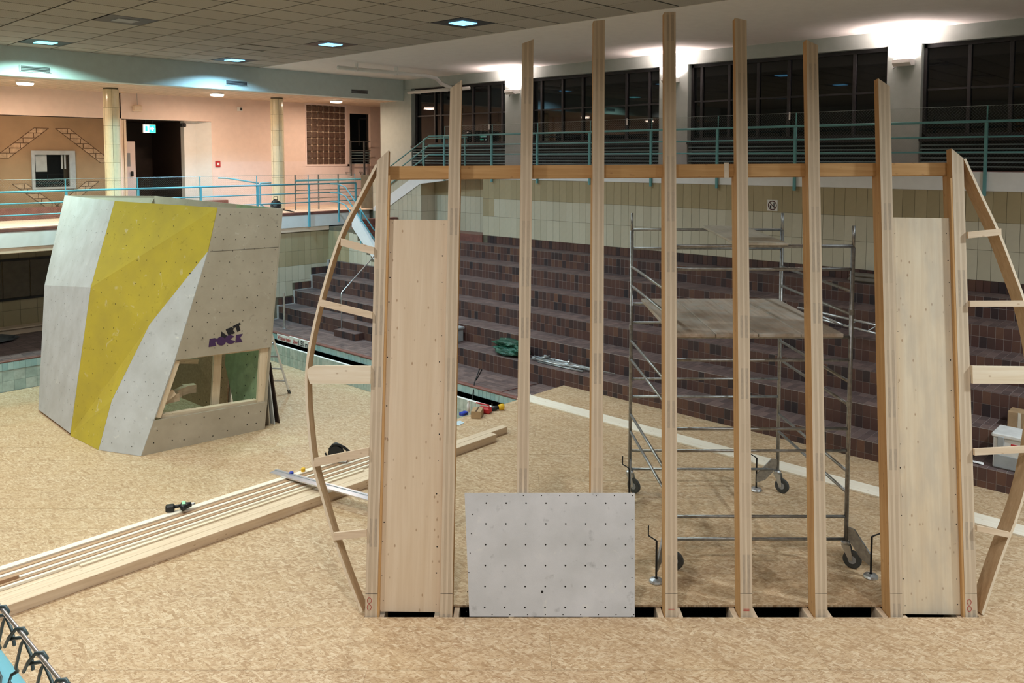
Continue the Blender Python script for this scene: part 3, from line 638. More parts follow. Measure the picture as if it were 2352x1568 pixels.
# ---- round tiled columns
cmesh = None
for k, (x, lab) in enumerate(((8.85, 'round glossy tiled column beside the painted panel'), (13.85, 'round glossy tiled column between doorway and glass block window'))):
    c = thing('tiled_column', lab, 'column', (x, 23.1, GAL), group='tiled columns on the far gallery'); tag(c, kind='structure')
    B().lathe([(.185, 0), (.185, SOFF - GAL)], 24).build('core', 'grout_cream', c)
    if cmesh is None:
        o = B().lathe([(.19, 0), (.2, .006), (.2, .484), (.19, .488)], 4, a0=rad(1), a1=rad(59)).build('tile', 'tile_column', c, smooth=False); cmesh = o.data; first = o
    for j in range(8):
        for q in range(6):
            if k == 0 and j == 0 and q == 0: continue
            if j == 7: continue
            put(cmesh, 'tile', c, (0, 0, .05 + j * .49), (0, 0, rad(60 * q + 15)))
first.location = (0, 0, .05); first.rotation_euler = (0, 0, rad(15))

# ---- ceilings
TX0, TXE, TLX, TLY = 2.295, 12.25, .905, .87
ct = struct(B().box(-6, TXE, -6, FASC + .2, CEIL + .06, CEIL + .15).build('ceiling', 'ceil_slab'), 'suspended ceiling of perforated square panels')
LX = [10.89, 6.37, 1.84]; LY = [20.2, 15.85, 11.5, 7.15, 2.8, -1.55]
tm = None; cells = {}
ylines = [11.5 - .435 + .87 * k for k in range(-6, 12)]
for i in range(11):
    for y0 in ylines:
        x0 = TXE - (i + 1) * TLX; xc = x0 + TLX / 2; yc = y0 + TLY / 2
        if any(abs(xc - a) < .3 and abs(yc - b_) < .3 for a in LX for b_ in LY): continue
        if tm is None: o = B().bbox(-TLX / 2 + .014, TLX / 2 - .014, -TLY / 2 + .024, TLY / 2 - .024, 0, .012, .004).build('ceiling_panel', 'ceiling_tile', ct); tm = o.data
        else: o = put(tm, 'ceiling_panel', ct)
        o.location = (xc, yc, CEIL)
        if i == 2 and abs(y0 - 17.155) < .5: o.rotation_euler = (rad(1.2), 0, 0)
B().box(-6, TXE - 11 * TLX - .01, -6, FASC, CEIL + .0, CEIL + .02).box(TXE - 11 * TLX, TXE, -6, ylines[0], CEIL, CEIL + .02).build('ceiling_field', 'ceiling_tile', ct)
B().bbox(TXE - .012, TXE + .03, -6, FASC, CEIL - .012, CEIL + .03, .004).build('edge_rail', 'white_paint_wall', ct)
struct(B().box(TXE + .03, WWALL + .5, -6, FASC + .1, CEIL, CEIL + .15).build('ceiling', 'white_paint_wall'), 'smooth white ceiling strip along the windows')
lab_d = {(0, 0): 'bluish square downlight by the far beam, right one', (1, 0): 'greenish square downlight by the far beam, left one', (0, 1): 'bluish square downlight second from the far beam', (0, 2): 'bright bluish square downlight nearest the white ceiling edge', (1, 1): 'unlit square downlight in the panelled ceiling'}
for i, x in enumerate(LX):
    for j, y in enumerate(LY):
        f = thing('ceiling_downlight', lab_d.get((i, j), 'square downlight in the panelled ceiling above the platform, outside the picture'), 'ceiling light', (x, y, CEIL), group='square ceiling downlights')
        b = B(); h, s2 = .435, .2
        for a0, a1, b0, b1 in ((-h, h, -h, -s2), (-h, h, s2, h), (-h, -s2, -s2, s2), (s2, h, -s2, s2)): b.box(a0, a1, b0, b1, .0, .02)
        b.build('fixture_plate', 'frame_dark', f)
        B().box(-s2, s2, -s2, -s2 + .01, .0, .12).box(-s2, s2, s2 - .01, s2, 0, .12).box(-s2, -s2 + .01, -s2, s2, 0, .12).box(s2 - .01, s2, -s2, s2, 0, .12).build('reflector', 'alu', f)
        lit = (i, j) not in ((1, 1), (0, 3), (0, 4), (1, 3), (1, 4))
        B().box(-s2 + .01, s2 - .01, -s2 + .01, s2 - .01, -.012, .0).build('diffuser', ('lamp_green' if (i, j) == (1, 0) else 'lamp_cool') if lit else 'grey_plastic', f)
        if not lit: continue
        col = {(1, 0): (.60, 1.0, .86), (0, 0): (.42, .78, 1.0), (0, 1): (.70, .90, 1.0), (0, 2): (.82, .95, 1.0), (1, 2): (.90, 1.0, .90), (2, 2): (.90, 1.0, .88), (0, 5): (.88, .97, 1.0)}.get((i, j), (1.0, .97, .94))
        area('downlight_lamp', (0, 0, -.03), (0, 0, 0), .38, DOWN_W * (1.2 if j == 0 else {(0, 2): .75, (1, 2): .85, (2, 2): 1.2, (0, 5): 2.3, (1, 5): .75, (2, 5): .8, (2, 3): .9}.get((i, j), 1.0)), col, f, spread=rad(150))
# uplights on the piers
for k, y in enumerate((5.62, 11.0, 16.28)):
    f = thing('uplight', ('white box uplight on the nearest window pier', 'white box uplight half hidden behind the tallest post', 'white box uplight on the far window pier by the white pipe')[k], 'wall light', (WWALL, y, 6.5), group='uplights on the window piers')
    B().prism([Vector(q) for q in ((-.3, -.17, .05), (-.3, -.17, -.02), (-.22, -.17, -.08), (0, -.17, -.05), (0, -.17, .05))], (0, .34, 0)).build('housing', 'white_plastic', f)
    B().box(-.27, -.04, -.15, .15, .05, .055).build('lamp_glass', 'uplamp', f); B().tube([(-.05, .1, -.04), (-.05, .2, -.08), (0, .24, -.1)], .012, 6).build('cable', 'grey_plastic', f)
    area('uplight_lamp', (-.16, 0, .07), (math.pi, 0, 0), .22, UP_W, (1.0, .78, .72), f, size_y=.3, spread=rad(150))
# soffit lamps
for k, x in enumerate((6.64, 11.62, 15.72, 1.6)):
    f = thing('soffit_lamp', ('warm soffit lamp above the painted panel', 'warm soffit lamp between doorway and second column', 'warm soffit lamp by the glass block window', 'warm soffit lamp at the far end of the gallery')[k], 'ceiling light', (x, 22.6, SOFF), group='warm soffit lamps')
    B().lathe([(.0, -.09), (.17, -.09), (.19, -.06), (.19, -.05)], 20).build('diffuser', 'lamp_warm', f); B().lathe([(.19, -.05), (.2, -.04), (.2, 0)], 20).build('rim', 'white_plastic', f)
    area('soffit_light', (0, 0, -.12), (0, 0, 0), .3, SOF_W * 2.6, (1.0, .72, .52), f)
# white pipe below the ceiling
pi = thing('drain_pipe', 'white bent pipe running under the ceiling into the window band', 'pipe')
B().tube([(12.8, 18.3, 6.98), (15.9, 18.4, 7.0), (16.5, 18.6, 6.98), (16.9, 18.8, 6.85), (17.3, 18.72, 6.72), (17.3, 18.3, 6.7), (17.3, 18.0, 6.7)], .055, 10).build('pipe_run', 'pipe_white', pi, smooth=True); B().tube([(17.33, 20.9, 6.72), (17.33, 18.7, 6.71)], .05, 10).build('pipe_run', 'pipe_white', pi, smooth=True)
for q in ((13.4, 18.32), (14.8, 18.37)): B().box(q[0] - .012, q[0] + .012, q[1] - .06, q[1] + .06, 6.92, CEIL - .002).build('pipe_clip', 'pipe_white', pi)
for y_ in (19.2, 20.5): B().box(17.3, 17.52, y_ - .015, y_ + .015, 6.66, 6.78).build('pipe_clip', 'pipe_white', pi)
# the unseen sides of the hall
struct(B().box(-6.2, -6, -6, 26, -1, 8).build('wall_front', 'pale_green_wall'), 'plain hall wall behind the viewer'); struct(B().box(-6, 18, -6.2, -6, -1, 8).build('wall_side', 'pale_green_wall'), 'plain hall end wall')
struct(B().box(-6, .2, -6, 10, GAL - .3, GAL).build('gallery_near', 'soffit'), 'gallery the viewer stands on')

# ================================================================== RAILINGS
def chainlink(b, P0, u, L, z0, z1, cell=.055, r=.0016, n=3, wave=.004, nrm=(0, 1, 0)):
    """wires zigzagging up between z0 and z1 along u"""
    P0, u, nrm = Vector(P0), Vector(u), Vector(nrm); rows = max(2, round((z1 - z0) / (cell * .5))); h = (z1 - z0) / rows
    for i in range(int(L / cell) + 1):
        pts = []
        for j in range(rows + 1):
            k = (j + i) % 2
            pts.append(P0 + u * (i * cell + (0 if j % 2 == 0 else cell)) + ZZ * (z0 + j * h) + nrm * (wave if j % 2 else -wave) - u * cell * .5 * 0)
        b.tube(pts, r, n, cap=False)
    return b
def railing(name, label, P0, u, posts, z_floor, z_top, side, mat, mesh_top=None, L=None, ends=(0, 0), group=None):
    P0, u, sd = Vector(P0), Vector(u), Vector(side)
    t = thing(name, label, 'railing', P0, group=group); T = lambda s_, z, o=0: u * s_ + ZZ * (z - P0.z) + sd * o
    for s_ in posts:
        p = B().obox(T(s_, z_floor - .42), T(s_, z_top - .02), .05, .05, u).build('post', mat, t)
        if mesh_top: B().tube([T(s_, z_top - .02, .03), T(s_, mesh_top, .03)], .012, 6).build('mesh_rod', mat, p)
    a, b_ = ends
    for z, r in ((z_top, .024), (z_top - .27, .016), (z_top - .54, .016)): B().tube([T(a, z, -.0), T(b_, z, 0)], r, 8).build('rail', mat, t, smooth=True)
    if mesh_top:
        m = B(); chainlink(m, T(a, z_floor + .05, .05), u, b_ - a, z_floor + .05 - P0.z - T(a, z_floor + .05).z, mesh_top - P0.z - T(a, z_floor + .05).z, nrm=sd)
        tag(m.build('wire_mesh', 'wire', t), kind='stuff')
        B().tube([T(a, mesh_top, .05), T(b_, mesh_top, .05)], .004, 5).build('top_wire', 'wire', t)
    return t
railing('gallery_railing', 'light blue tube railing with wire mesh along the far gallery', (0, FASC - .05, GAL), (1, 0, 0), [7.06, 8.76, 10.42, 12.1, 13.8, 15.5], GAL, 3.82, (0, 1, 0), 'rail_blue', 4.10, ends=(2.5, 15.52))
railing('gallery_railing', 'teal tube railing with wire mesh along the window gallery', (RWALL - .07, 0, GALR), (0, 1, 0), [2.08, 3.83, 5.56, 7.29, 9.05, 10.76, 12.56, 14.29, 15.96, 17.9], GALR, 5.245, (1, 0, 0), 'teal', 5.52, ends=(.8, 17.9))
# stair handrails
t = thing('stair_railing', 'teal sloping tube railing of the upper stairs', 'railing', (RWALL - .05, 18.6, GALR))
for z in (.885, .615, .345):
    B().tube([(0, -.7, z), (0, 0, z), (0, .25, z - .13), (0, 2.3, z - 1.14)], .02, 8).build('rail', 'teal', t, smooth=True)
B().obox((0, 2.2, -1.5), (0, 2.2, -.25), .045, .045, (0, 1, 0)).build('post', 'teal', t)
t = thing('stair_railing', 'teal looped guard rail at the window corner of the stairs', 'railing', (17.3, 19.6, GALR))
B().tube([(0, -1.5, .86), (0, .45, .86), (0, .55, .8), (0, .58, .1), (0, .55, 0)], .02, 8).build('rail', 'teal', t, smooth=True)
for z in (.6, .33): B().tube([(0, -1.5, z), (0, .57, z)], .015, 6).build('rail', 'teal', t)
for y in (-1.4, -.7, .5): B().obox((0, y, -.02), (0, y, .86), .04, .04, (0, 1, 0)).build('post', 'teal', t)
t = thing('stair_railing', 'light blue sloping railing of the lower stairs beside the curved rib', 'railing', (XS, 20.3, GAL))
for z in (.85, .58, .31): B().tube([(.0, 1.0, z), (0, .55, z), (0, .2, z - .08), (0, -1.2, z - 1.3)], .02, 8).build('rail', 'rail_blue', t, smooth=True)
for y, z in ((.55, 0), (-.55, -.72)): B().obox((0, y, z - .3), (0, y, z + .82), .04, .04, (0, 1, 0)).build('post', 'rail_blue', t)
t = thing('balcony_railing', 'grey side railing in front of the dark side window', 'railing', (17.9, 24.3, 4.36))
for z in (.82, .5, .2): B().tube([(-.45, 0, z), (.45, 0, z)], .018, 6).build('rail', 'steel', t)
for x in (-.42, .18):
    B().obox((x, 0, -.4), (x, 0, .86), .06, .05, (1, 0, 0)).build('post', 'steel', t); B().box(x - .02, x + .02, 0, .31, -.3, -.26).build('bracket', 'steel', t)
# rail enclosure with mesh on the gallery in front of the glass blocks
t = thing('ramp_railing', 'blue grey railing with wire mesh standing behind the gallery railing', 'railing', (14.4, 22.6, GAL))
for z, r in ((.93, .035), (.62, .014), (.36, .014)): B().tube([(-.25, 0, z), (2.4, 0, z)], r, 8).build('rail', 'rail_blue' if r > .02 else 'steel', t)
for x in (-.25, .6, 1.35, 2.35): B().obox((x, 0, 0), (x, 0, 1.12), .035, .035, (1, 0, 0)).build('post', 'steel', t)
m = B(); chainlink(m, (-.25, .02, 0), (1, 0, 0), 2.6, .05, 1.12); tag(m.build('wire_mesh', 'wire', t), kind='stuff')
t = thing('stair_railing', 'blue railing end descending behind the black backpack', 'railing', (12.6, 22.0, GAL))
B().tube([(.35, 0, .9), (0, 0, .9), (-.05, 0, .82), (-.05, 0, .3), (.1, 0, .2), (.6, 0, .05)], .02, 8).build('rail', 'rail_blue', t, smooth=True); B().tube([(-.05, 0, .9), (-.75, .5, 1.05), (-1.0, .6, 1.06)], .022, 8).build('rail', 'rail_blue', t, smooth=True); B().tube([(.0, 0, 0), (0, 0, .9)], .02).build('post', 'rail_blue', t)
# steel handrail on the seating aisle
t = thing('hand_rail', 'thin steel handrail rising over the seating aisle', 'railing', (12.6, 18.0, DECK + .17))
B().tube([(0, 0, 0), (0, 0, .93), (.03, .02, .98), (1.6, .7, 1.74), (1.75, .75, 1.8)], .018, 8).build('rail', 'galv', t, smooth=True)
t = thing('deck_pole', 'slim steel pole standing on the deck behind the boulder', 'pole', (12.05, 19.9, DECK)); B().tube([(0, 0, 0), (0, 0, 1.0)], .03, 8).build('tube', 'galv', t); B().lathe([(.0, .02), (.06, .02), (.06, 0)], 12).build('foot_plate', 'galv', t)
# near fence in the lower left corner
nf = thing('near_fence', 'close chain link fence with bright wire and blue rail in the lower left corner', 'fence', (.268, 0, GAL))
B().tube([(0, -.4, 1.13), (0, 2.4, 1.13)], .0023, 8).build('tension_wire', 'cable_bright', nf, smooth=True)
B().tube([(.085, -.4, .835), (.085, 2.4, .835)], .026, 14).build('rail', 'rail_blue', nf, smooth=True)
m = B(); cell = .065
for i in range(-4, 34):
    y = i * cell + .02; pts = [(-.010, y + .020, 1.108), (-.008, y + .010, 1.122), (-.003, y + .002, 1.1330), (.003, y - .002, 1.1330), (.006, y - .004, 1.126), (.002, y + .004, 1.112)]
    for j in range(16):
        s_ = j % 2 == 0; z = 1.10 - (j + 1) * .034; yy = y + (cell * .5 if s_ else 0.0); c = .0045 if s_ else -.0045
        pts += [(c * .2, yy - (.010 if s_ else -.010), z + .012), (c, yy - (.003 if s_ else -.003), z + .003), (-c * .2, yy, z), (-c, yy - (.003 if s_ else -.003), z - .005)]
    m.tube(pts, .0019, 6)
    m.tube([(-.007, y + .014, 1.118), (.004, y + .008, 1.118), (.007, y - .004, 1.116)], .0021, 5); m.tube([(.004, y + .002, 1.12), (.007, y - .012, 1.104), (.005, y - .024, 1.094)], .0019, 5)
tag(m.build('wire_mesh', 'wire_near', nf, smooth=True), kind='stuff')

# ================================================================== TIMBER FRAME (leans back eight degrees)
FY = 8.03
fr = thing('climbing_wall_frame', 'tall leaning timber frame of nine posts with crossbeam, panels and curved side ribs', 'frame', fw(0, FY, 0), (rad(-8.0), rad(.75), FR))
fr.rotation_mode = 'XYZ'
XB = [-1.421 + .757 * i for i in range(9)]
TOP = [(4.599, 4.716), (5.386, 5.481), (5.88, 5.929), (6.137, 6.153), (6.242, 6.249), (6.191, 6.165), (5.964, 5.905), (5.555, 5.47), (4.814, 4.712)]
for i, X in enumerate(XB):
    hb = X * -math.sin(rad(.75)) * -1 - .14
    a, c = TOP[i]
    d1, d2 = .105, .20
    b = B()
    # front layer: sawn edge faces the viewer (slot 0), planed sides with orange shade in their colour (slot 1)
    P = [(-.061, 0, hb), (.061, 0, hb), (.061, 0, c), (-.061, 0, a)]
    b.prism([Vector(p) for p in P], (0, d1, 0), 1, 0)
    b.build('post', ['clt_edge', 'honey_shade_z'], fr, (X, 0, 0))
    hbeam = 4.445 + (X + .414) * .0197
    B().bbox(-.061, .061, d1, d2, hb, hbeam, .003).build('post_back_layer', 'honey_shade_z', fr, (X, 0, 0))
    s0 = X * .0131 + .42
    B().box(-.0612, .0612, -.0006, 0, s0 - .002 - .2, s0 + .002 - .2).build('pencil_line', 'print_black', fr, (X, 0, 0))
# crossbeam behind the front layer, resting on the back layers
x0, x1 = XB[0] - .0, XB[8] + .06
hl = lambda X: 4.445 + (X + .414) * .0197
b = B(); b.add([(x0, .107, hl(x0)), (x1, .107, hl(x1)), (x1, .107, hl(x1) + .135), (x0, .107, hl(x0) + .135), (x0, .195, hl(x0)), (x1, .195, hl(x1)), (x1, .195, hl(x1) + .135), (x0, .195, hl(x0) + .135)], [(0, 1, 2, 3), (5, 4, 7, 6), (3, 2, 6, 7), (1, 0, 4, 5), (0, 3, 7, 4), (2, 1, 5, 6)])
b.build('crossbeam', 'honey_shade_x', fr)
B().box(2.20, 2.25, .1, .107, hl(2.2) - .01, hl(2.2) + .15).build('tape_strip', 'tape', fr)
# panels
def cpanel(x0, x1, h0, h1, mat):
    p = B().bbox(x0, x1, .045, .105, h0, h1, .003).build('panel', mat, fr)
    s = B(); hh = h0 + .12
    while hh < h1 - .05:
        for x in (x0 + .04, x1 - .05):
            xx = x + random.uniform(-.012, .012); zz = hh + random.uniform(-.05, .05); s.lathe([(0, 0), (random.choice((.004, .005, .007)), 0)], 8, (xx, 0, 0)); o = len(s.v) - 16
            for k in range(o, len(s.v)): v = s.v[k]; s.v[k] = (v[0], .0443, zz + v[1])
        hh += .27
    tag(s.build('screw_hole', 'hole', p), kind='stuff')
    return p
cpanel(XB[0] + .062, XB[1] - .062, .01, 3.99, 'panel_z'); cpanel(XB[7] + .062, XB[8] - .062, .05, 4.08, 'panel_worn_z')
B().bbox(XB[0] + .0615, XB[0] + .085, .0, .045, -.03, 4.45, .003).build('edge_batten', 'honey_shade_z', fr); B().bbox(XB[8] - .085, XB[8] - .0615, .0, .045, .04, 4.5, .003).build('edge_batten', 'honey_shade_z', fr)
# curved ribs
def catm(P, n=6):
    out = []
    for i in range(len(P) - 1):
        p0, p1, p2, p3 = P[max(i - 1, 0)], P[i], P[i + 1], P[min(i + 2, len(P) - 1)]
        for k in range(n):
            t_ = k / n; out.append(tuple(.5 * (2 * b_ + (c_ - a_) * t_ + (2 * a_ - 5 * b_ + 4 * c_ - d_) * t_ ** 2 + (3 * b_ - a_ - 3 * c_ + d_) * t_ ** 3) for a_, b_, c_, d_ in zip(p0, p1, p2, p3)))
    return out + [P[-1]]
def rib(P, sgn, d0, d1, th=.026):
    P = catm(P); b = B(); n = len(P); vs = []
    for i, (x, h) in enumerate(P):
        a_ = P[max(i - 1, 0)]; c_ = P[min(i + 1, n - 1)]; tx, th_ = c_[0] - a_[0], c_[1] - a_[1]; L = math.hypot(tx, th_); nx, nh = -th_ / L * sgn, tx / L * sgn
        xi, hi = x + nx * th, h + nh * th
        vs += [(x, d0, h), (xi, d0, hi), (xi, d1, hi), (x, d1, h)]
    fs = [(0, 1, 2, 3), tuple(4 * (n - 1) + k for k in (3, 2, 1, 0))]
    for i in range(n - 1):
        for k in range(4): fs.append((4 * i + k, 4 * i + (k + 1) % 4, 4 * i + 4 + (k + 1) % 4, 4 * i + 4 + k))
    b.add(vs, fs); b.mi = [0, 0] + [1, 0, 0, 0] * (n - 1); return b.build('curved_rib', ['rib_z', 'edge_z'], fr)
RL = [(-1.47, 4.56), (-1.621, 4.252), (-1.836, 3.793), (-2.02, 3.135), (-2.127, 2.553), (-2.132, 2.198), (-2.095, 1.825), (-2.039, 1.476), (-1.925, 1.109), (-1.813, .774), (-1.66, .382), (-1.506, .03)]
rib(list(reversed(RL)), 1, 0, .21)
RR = [(4.70, 4.70), (4.854, 4.337), (5.024, 3.951), (5.169, 3.544), (5.30, 3.13), (5.385, 2.65), (5.385, 2.2), (5.33, 1.78), (5.225, 1.35), (5.11, 1.02), (4.94, .62), (4.735, .08)]
rib(RR, 1, 0, .21)
def rung(x0, z0, x1, z1, hgt, d0=-.035, d1=0.0, mat='spruce_x'):
    return B().prism([Vector(q) for q in ((x0, d0, z0 - hgt / 2), (x1, d0, z1 - hgt / 2), (x1, d0, z1 + hgt / 2), (x0, d0, z0 + hgt / 2))], (0, d1 - d0, 0)).build('rung', mat, fr)
rung(-1.83, 3.745, -1.482, 3.655, .078); rung(-2.03, 3.115, -1.482, 2.99, .07); rung(-2.035, 1.495, -1.482, 1.61, .085); rung(-1.815, .765, -1.482, .805, .072)
rung(4.70, 3.90, 5.05, 3.94, .068); rung(4.70, 3.19, 5.33, 3.20, .062); rung(4.70, 1.685, 5.31, 1.725, .065); rung(4.70, .93, 5.03, .866, .055)
B().prism([Vector(q) for q in ((-1.482, -.04, 2.475), (-2.06, -.04, 2.472), (-2.11, -.04, 2.455), (-2.133, -.04, 2.42), (-2.125, -.04, 2.36), (-2.10, -.04, 2.288), (-1.482, -.04, 2.295))], (0, .04, 0)).build('rung', 'pale_x', fr)
B().prism([Vector(q) for q in ((4.70, -.04, 2.375), (5.36, -.04, 2.38), (5.40, -.04, 2.45), (5.38, -.04, 2.53), (5.33, -.04, 2.555), (4.70, -.04, 2.555))], (0, .04, 0)).build('rung', 'pale_x', fr)
# red crayon marks on the outer feet and posts
for X, h, s_ in ((XB[0], .10, .035), (XB[8], .16, .035)):
    for dz in (-.03, .035): B().tube([(s_ * math.cos(a) * .6, -.002, dz + s_ * math.sin(a) * .8) for a in [k * math.pi / 5 for k in range(11)]], .0025, 4).build('crayon_mark', 'print_red', fr, (X - .02, 0, h))
for i in (4, 5): B().box(-.03, .03, -.0015, 0, .06, .065).box(-.03, .03, -.0015, 0, .075, .079).build('crayon_mark', 'print_red', fr, (XB[i], 0, .02))
# bearers flanking the post feet in the floor slot
for i, X in enumerate(XB):
    bb = thing('floor_bearer', 'short timber bearer in the floor slot at post %s from the left' % ('first second third fourth fifth sixth seventh eighth ninth'.split()[i]), 'timber', fw(X, 8.012, -.2), (0, 0, FR), group='bearers in the floor slot')
    for sx in (-1, 1): B().bbox(min(sx * .07, sx * .125), max(sx * .07, sx * .125), .0, .32, 0, .172, .003).build('cheek', 'spruce_y', bb)

# grey T-nut panel leaning on the posts
gp = thing('plywood_panel', 'pale grey climbing panel with a grid of holes leaning against the posts', 'panel', fw(0, FY, 0), (rad(-8.0), rad(.75), FR))
B().prism([Vector(q) for q in ((-.428, -.024, .0), (1.233, -.024, .018), (1.232, -.024, 1.23), (-.498, -.024, 1.208))], (0, .018, 0)).build('sheet', 'skin_panel', gp)
hb = B()
def dot(b, x, y, z, r):
    o = len(b.v); n = 7; b.v += [(x + r * math.cos(2 * math.pi * k / n), y, z + r * math.sin(2 * math.pi * k / n)) for k in range(n)]; b.f.append(tuple(range(o, o + n))); b.mi.append(0)
for i in range(8):
    for j in range(6): dot(hb, -.276 + i * .2022, -.0246, .090 + j * .2048 + i * .0024, .0088)
for i in range(9): dot(hb, -.27 + i * .185, -.0246, 1.19 + i * .002, .006); dot(hb, -.2 + i * .178, -.0246, .022 + i * .0022, .006)
for j in range(6): dot(hb, -.46 + .008 * (5 - j) * 1.2, -.0246, 1.0 - j * .19, .006); dot(hb, 1.205, -.0246, .97 - j * .19, .006)
dot(hb, .30, -.0246, .25, .014)
tag(hb.build('bolt_hole', 'hole', gp), kind='stuff')

# ================================================================== BOULDER
def sub(a, b): return Vector(a) - Vector(b)
bA, bB, bD, bE = (onz(x, y, LOW) for x, y in ((90, 945), (163, 1000), (325, 1047), (608, 985)))
def on_plane(x, y, P, n): d = ray(x, y); return EYEV + d * ((Vector(P) - EYEV).dot(n) / d.dot(n))
T4 = onz(650, 479, 3.6); n3 = sub(bE, bD).cross(sub(T4, bD)).normalized()
T3 = on_plane(500, 477, bD, n3); T2 = onz(265, 462, 3.70); T1 = onz(150, 449, 3.76)
kD = [on_plane(x, y, bD, n3) for x, y in ((478, 578), (403, 825), (354, 965))]
bo = thing('climbing_boulder', 'large faceted climbing boulder painted grey and yellow, weaker light coloured tan on its right face, with an open hatch', 'climbing wall', (bD + bE + bA) / 3, (0, 0, 0)); O = Vector(bo.location)
BC = onz(357, 450, 3.72); BCb = Vector((BC.x, BC.y, LOW))
def sheet(name, pts, mat, out_n, th=.03, parent=bo):
    """flat polygon with thickness, back side away from out_n"""
    P = [Vector(p) - O for p in pts]; n = (P[1] - P[0]).cross(P[2] - P[0]).normalized()
    if n.dot(Vector(out_n)) < 0: n = -n
    return B().prism(P, n * -th).build(name, mat, parent)
cam_n = Vector((0, 0, 4)) - O
M1 = onz(105, 640, 2.15) if False else bA.lerp(T1, .62)
mL = onF(104, 655, (bA - EYEV).dot(F0) * .45 + (T1 - EYEV).dot(F0) * .55)
def facets(name, tris, mat):
    b = B()
    vs = []; idx = {}
    def vi(p):
        k = tuple(round(c, 4) for c in p)
        if k not in idx: idx[k] = len(vs); vs.append(Vector(p) - O)
        return idx[k]
    fs = [tuple(vi(p) for p in t_) for t_ in tris]; b.add(vs, fs); o = b.build(name, mat, bo)
    sm = o.modifiers.new('thick', 'SOLIDIFY'); sm.thickness = .03; sm.offset = 0; return o
def ip(a, b, t_): return Vector(a).lerp(Vector(b), t_)
# paint borders sit on the facet surface between left edge (B..T2) and right edge (D..T3)
f2n = sub(T3, bB).cross(sub(T2, bD)).normalized(); F2P = (bB + bD + T2 + T3) / 4
def onf2(x, y, bulge=0.0): 
    d = ray(x, y); t_ = ((F2P - EYEV).dot(f2n)) / d.dot(f2n); return EYEV + d * (t_ + bulge)
bC = onz(228, 1033, LOW); bB5 = bB + Vector((0, 0, .05)); bA5 = bA + Vector((0, 0, .05))
nW = sub(bD, bC).cross(sub(kD[1], bC)).normalized()                     # plane of the grey wedge
Q1 = on_plane(258, 920, bC, nW); K = on_plane(345, 745, bC, nW) + F0 * .0; R1 = kD[0]
nV = sub(bC, bB).cross(sub(K, bB)).normalized()                         # plane of the lower yellow facet
mL = onF(104, 655, 18.2); nU = sub(bB5, bA5).cross(sub(mL, bA5)).normalized(); L1 = on_plane(210, 660, bA5, nU); L2 = on_plane(188, 770, bA5, nU)
T1 = onz(150, 449, 3.72); nY = sub(L1, mL).cross(sub(T1, mL)).normalized(); T2 = on_plane(265, 462, mL, nY)
gf = facets('grey_left_face', [(bA5, bB5, L1), (bA5, L1, mL), (mL, L1, T1), (T1, L1, T2)], 'skin_grey')
facets('yellow_face', [(bB, bC, Q1), (bB, Q1, K), (bB, K, L1), (L1, K, T3), (L1, T3, T2), (K, R1, T3)], 'skin_yellow')
facets('grey_wedge_face', [(bC, bD, Q1), (bD, kD[2], Q1), (Q1, kD[2], kD[1]), (Q1, kD[1], K), (K, kD[1], R1)], 'skin_grey')
def inpoly(x, y, P):
    r = False
    for i in range(len(P)):
        (x1, y1), (x2, y2) = P[i], P[i - 1]
        if (y1 > y) != (y2 > y) and x < (x2 - x1) * (y - y1) / (y2 - y1) + x1: r = not r
    return r
up = [T3, kD[0], kD[1], on_plane(404, 827, bD, n3), on_plane(623, 797, bD, n3), T4]
upper = sheet('tan_upper_face', up, 'skin_tan', cam_n); lower = sheet('tan_lower_face', [on_plane(353, 966, bD, n3), bD, bE, on_plane(614, 922, bD, n3)], 'skin_tan', cam_n)
nb = n3 if n3.dot(EYEV - bD) > 0 else -n3
def bar3(name, a, b_, wd, dp, mat, off=.06):
    """framing timber behind the tan face between two picture points"""
    A_ = on_plane(*a, bD, n3) - nb * off - O; B_ = on_plane(*b_, bD, n3) - nb * off - O
    return B().obox(A_, B_, wd, dp, nb).build(name, mat, bo)
bar3('stud', (409, 829), (364, 960), .11, .12, 'spruce_z', .10); bar3('stud', (610, 800), (603, 928), .17, .08, 'spruce_z', .09); bar3('stud', (520, 805), (510, 990), .15, .08, 'spruce_z', .45)
bar3('sill_timber', (372, 961), (594, 925), .07, .12, 'spruce_x', .16); bar3('head_timber', (412, 824), (598, 802), .05, .08, 'spruce_x', .08); bar3('noggin', (396, 852), (492, 853), .09, .06, 'spruce_x', .9)
# back walls
def sheetb(name, pts, mat): return sheet(name, pts, mat, -cam_n)
sheetb('back_face', [bA + Vector((0, .05, .05)), BCb, BC, T1], 'skin_tan')
w1 = BCb.lerp(bE, .70); w1t = BC.lerp(T4, .70); w2 = BCb.lerp(bE, .80); wq = Vector((w1.x, w1.y, LOW + 1.1))
sheetb('back_face', [BCb, w1, w1t, BC], 'skin_tan'); sheetb('back_face', [w2, bE, T4, w1t, wq], 'skin_tan')
inn = (bD - bE).normalized() * .05
sheetb('lining', [p - F0 * .06 for p in (bA.lerp(BCb, .1), BCb, BCb.lerp(BC, .6), bA.lerp(BCb, .1).lerp(T1.lerp(BC, .1), .6))], 'brown_x')
sheetb('lining', [p + inn for p in (BCb, w1, w1.lerp(w1t, .55), BCb.lerp(BC, .55))], 'brown_x'); sheetb('lining', [p + inn for p in (w2, bE.lerp(w2, .06), T4.lerp(w1t, .06), w1t, wq)], 'inside_green')
ib = B()
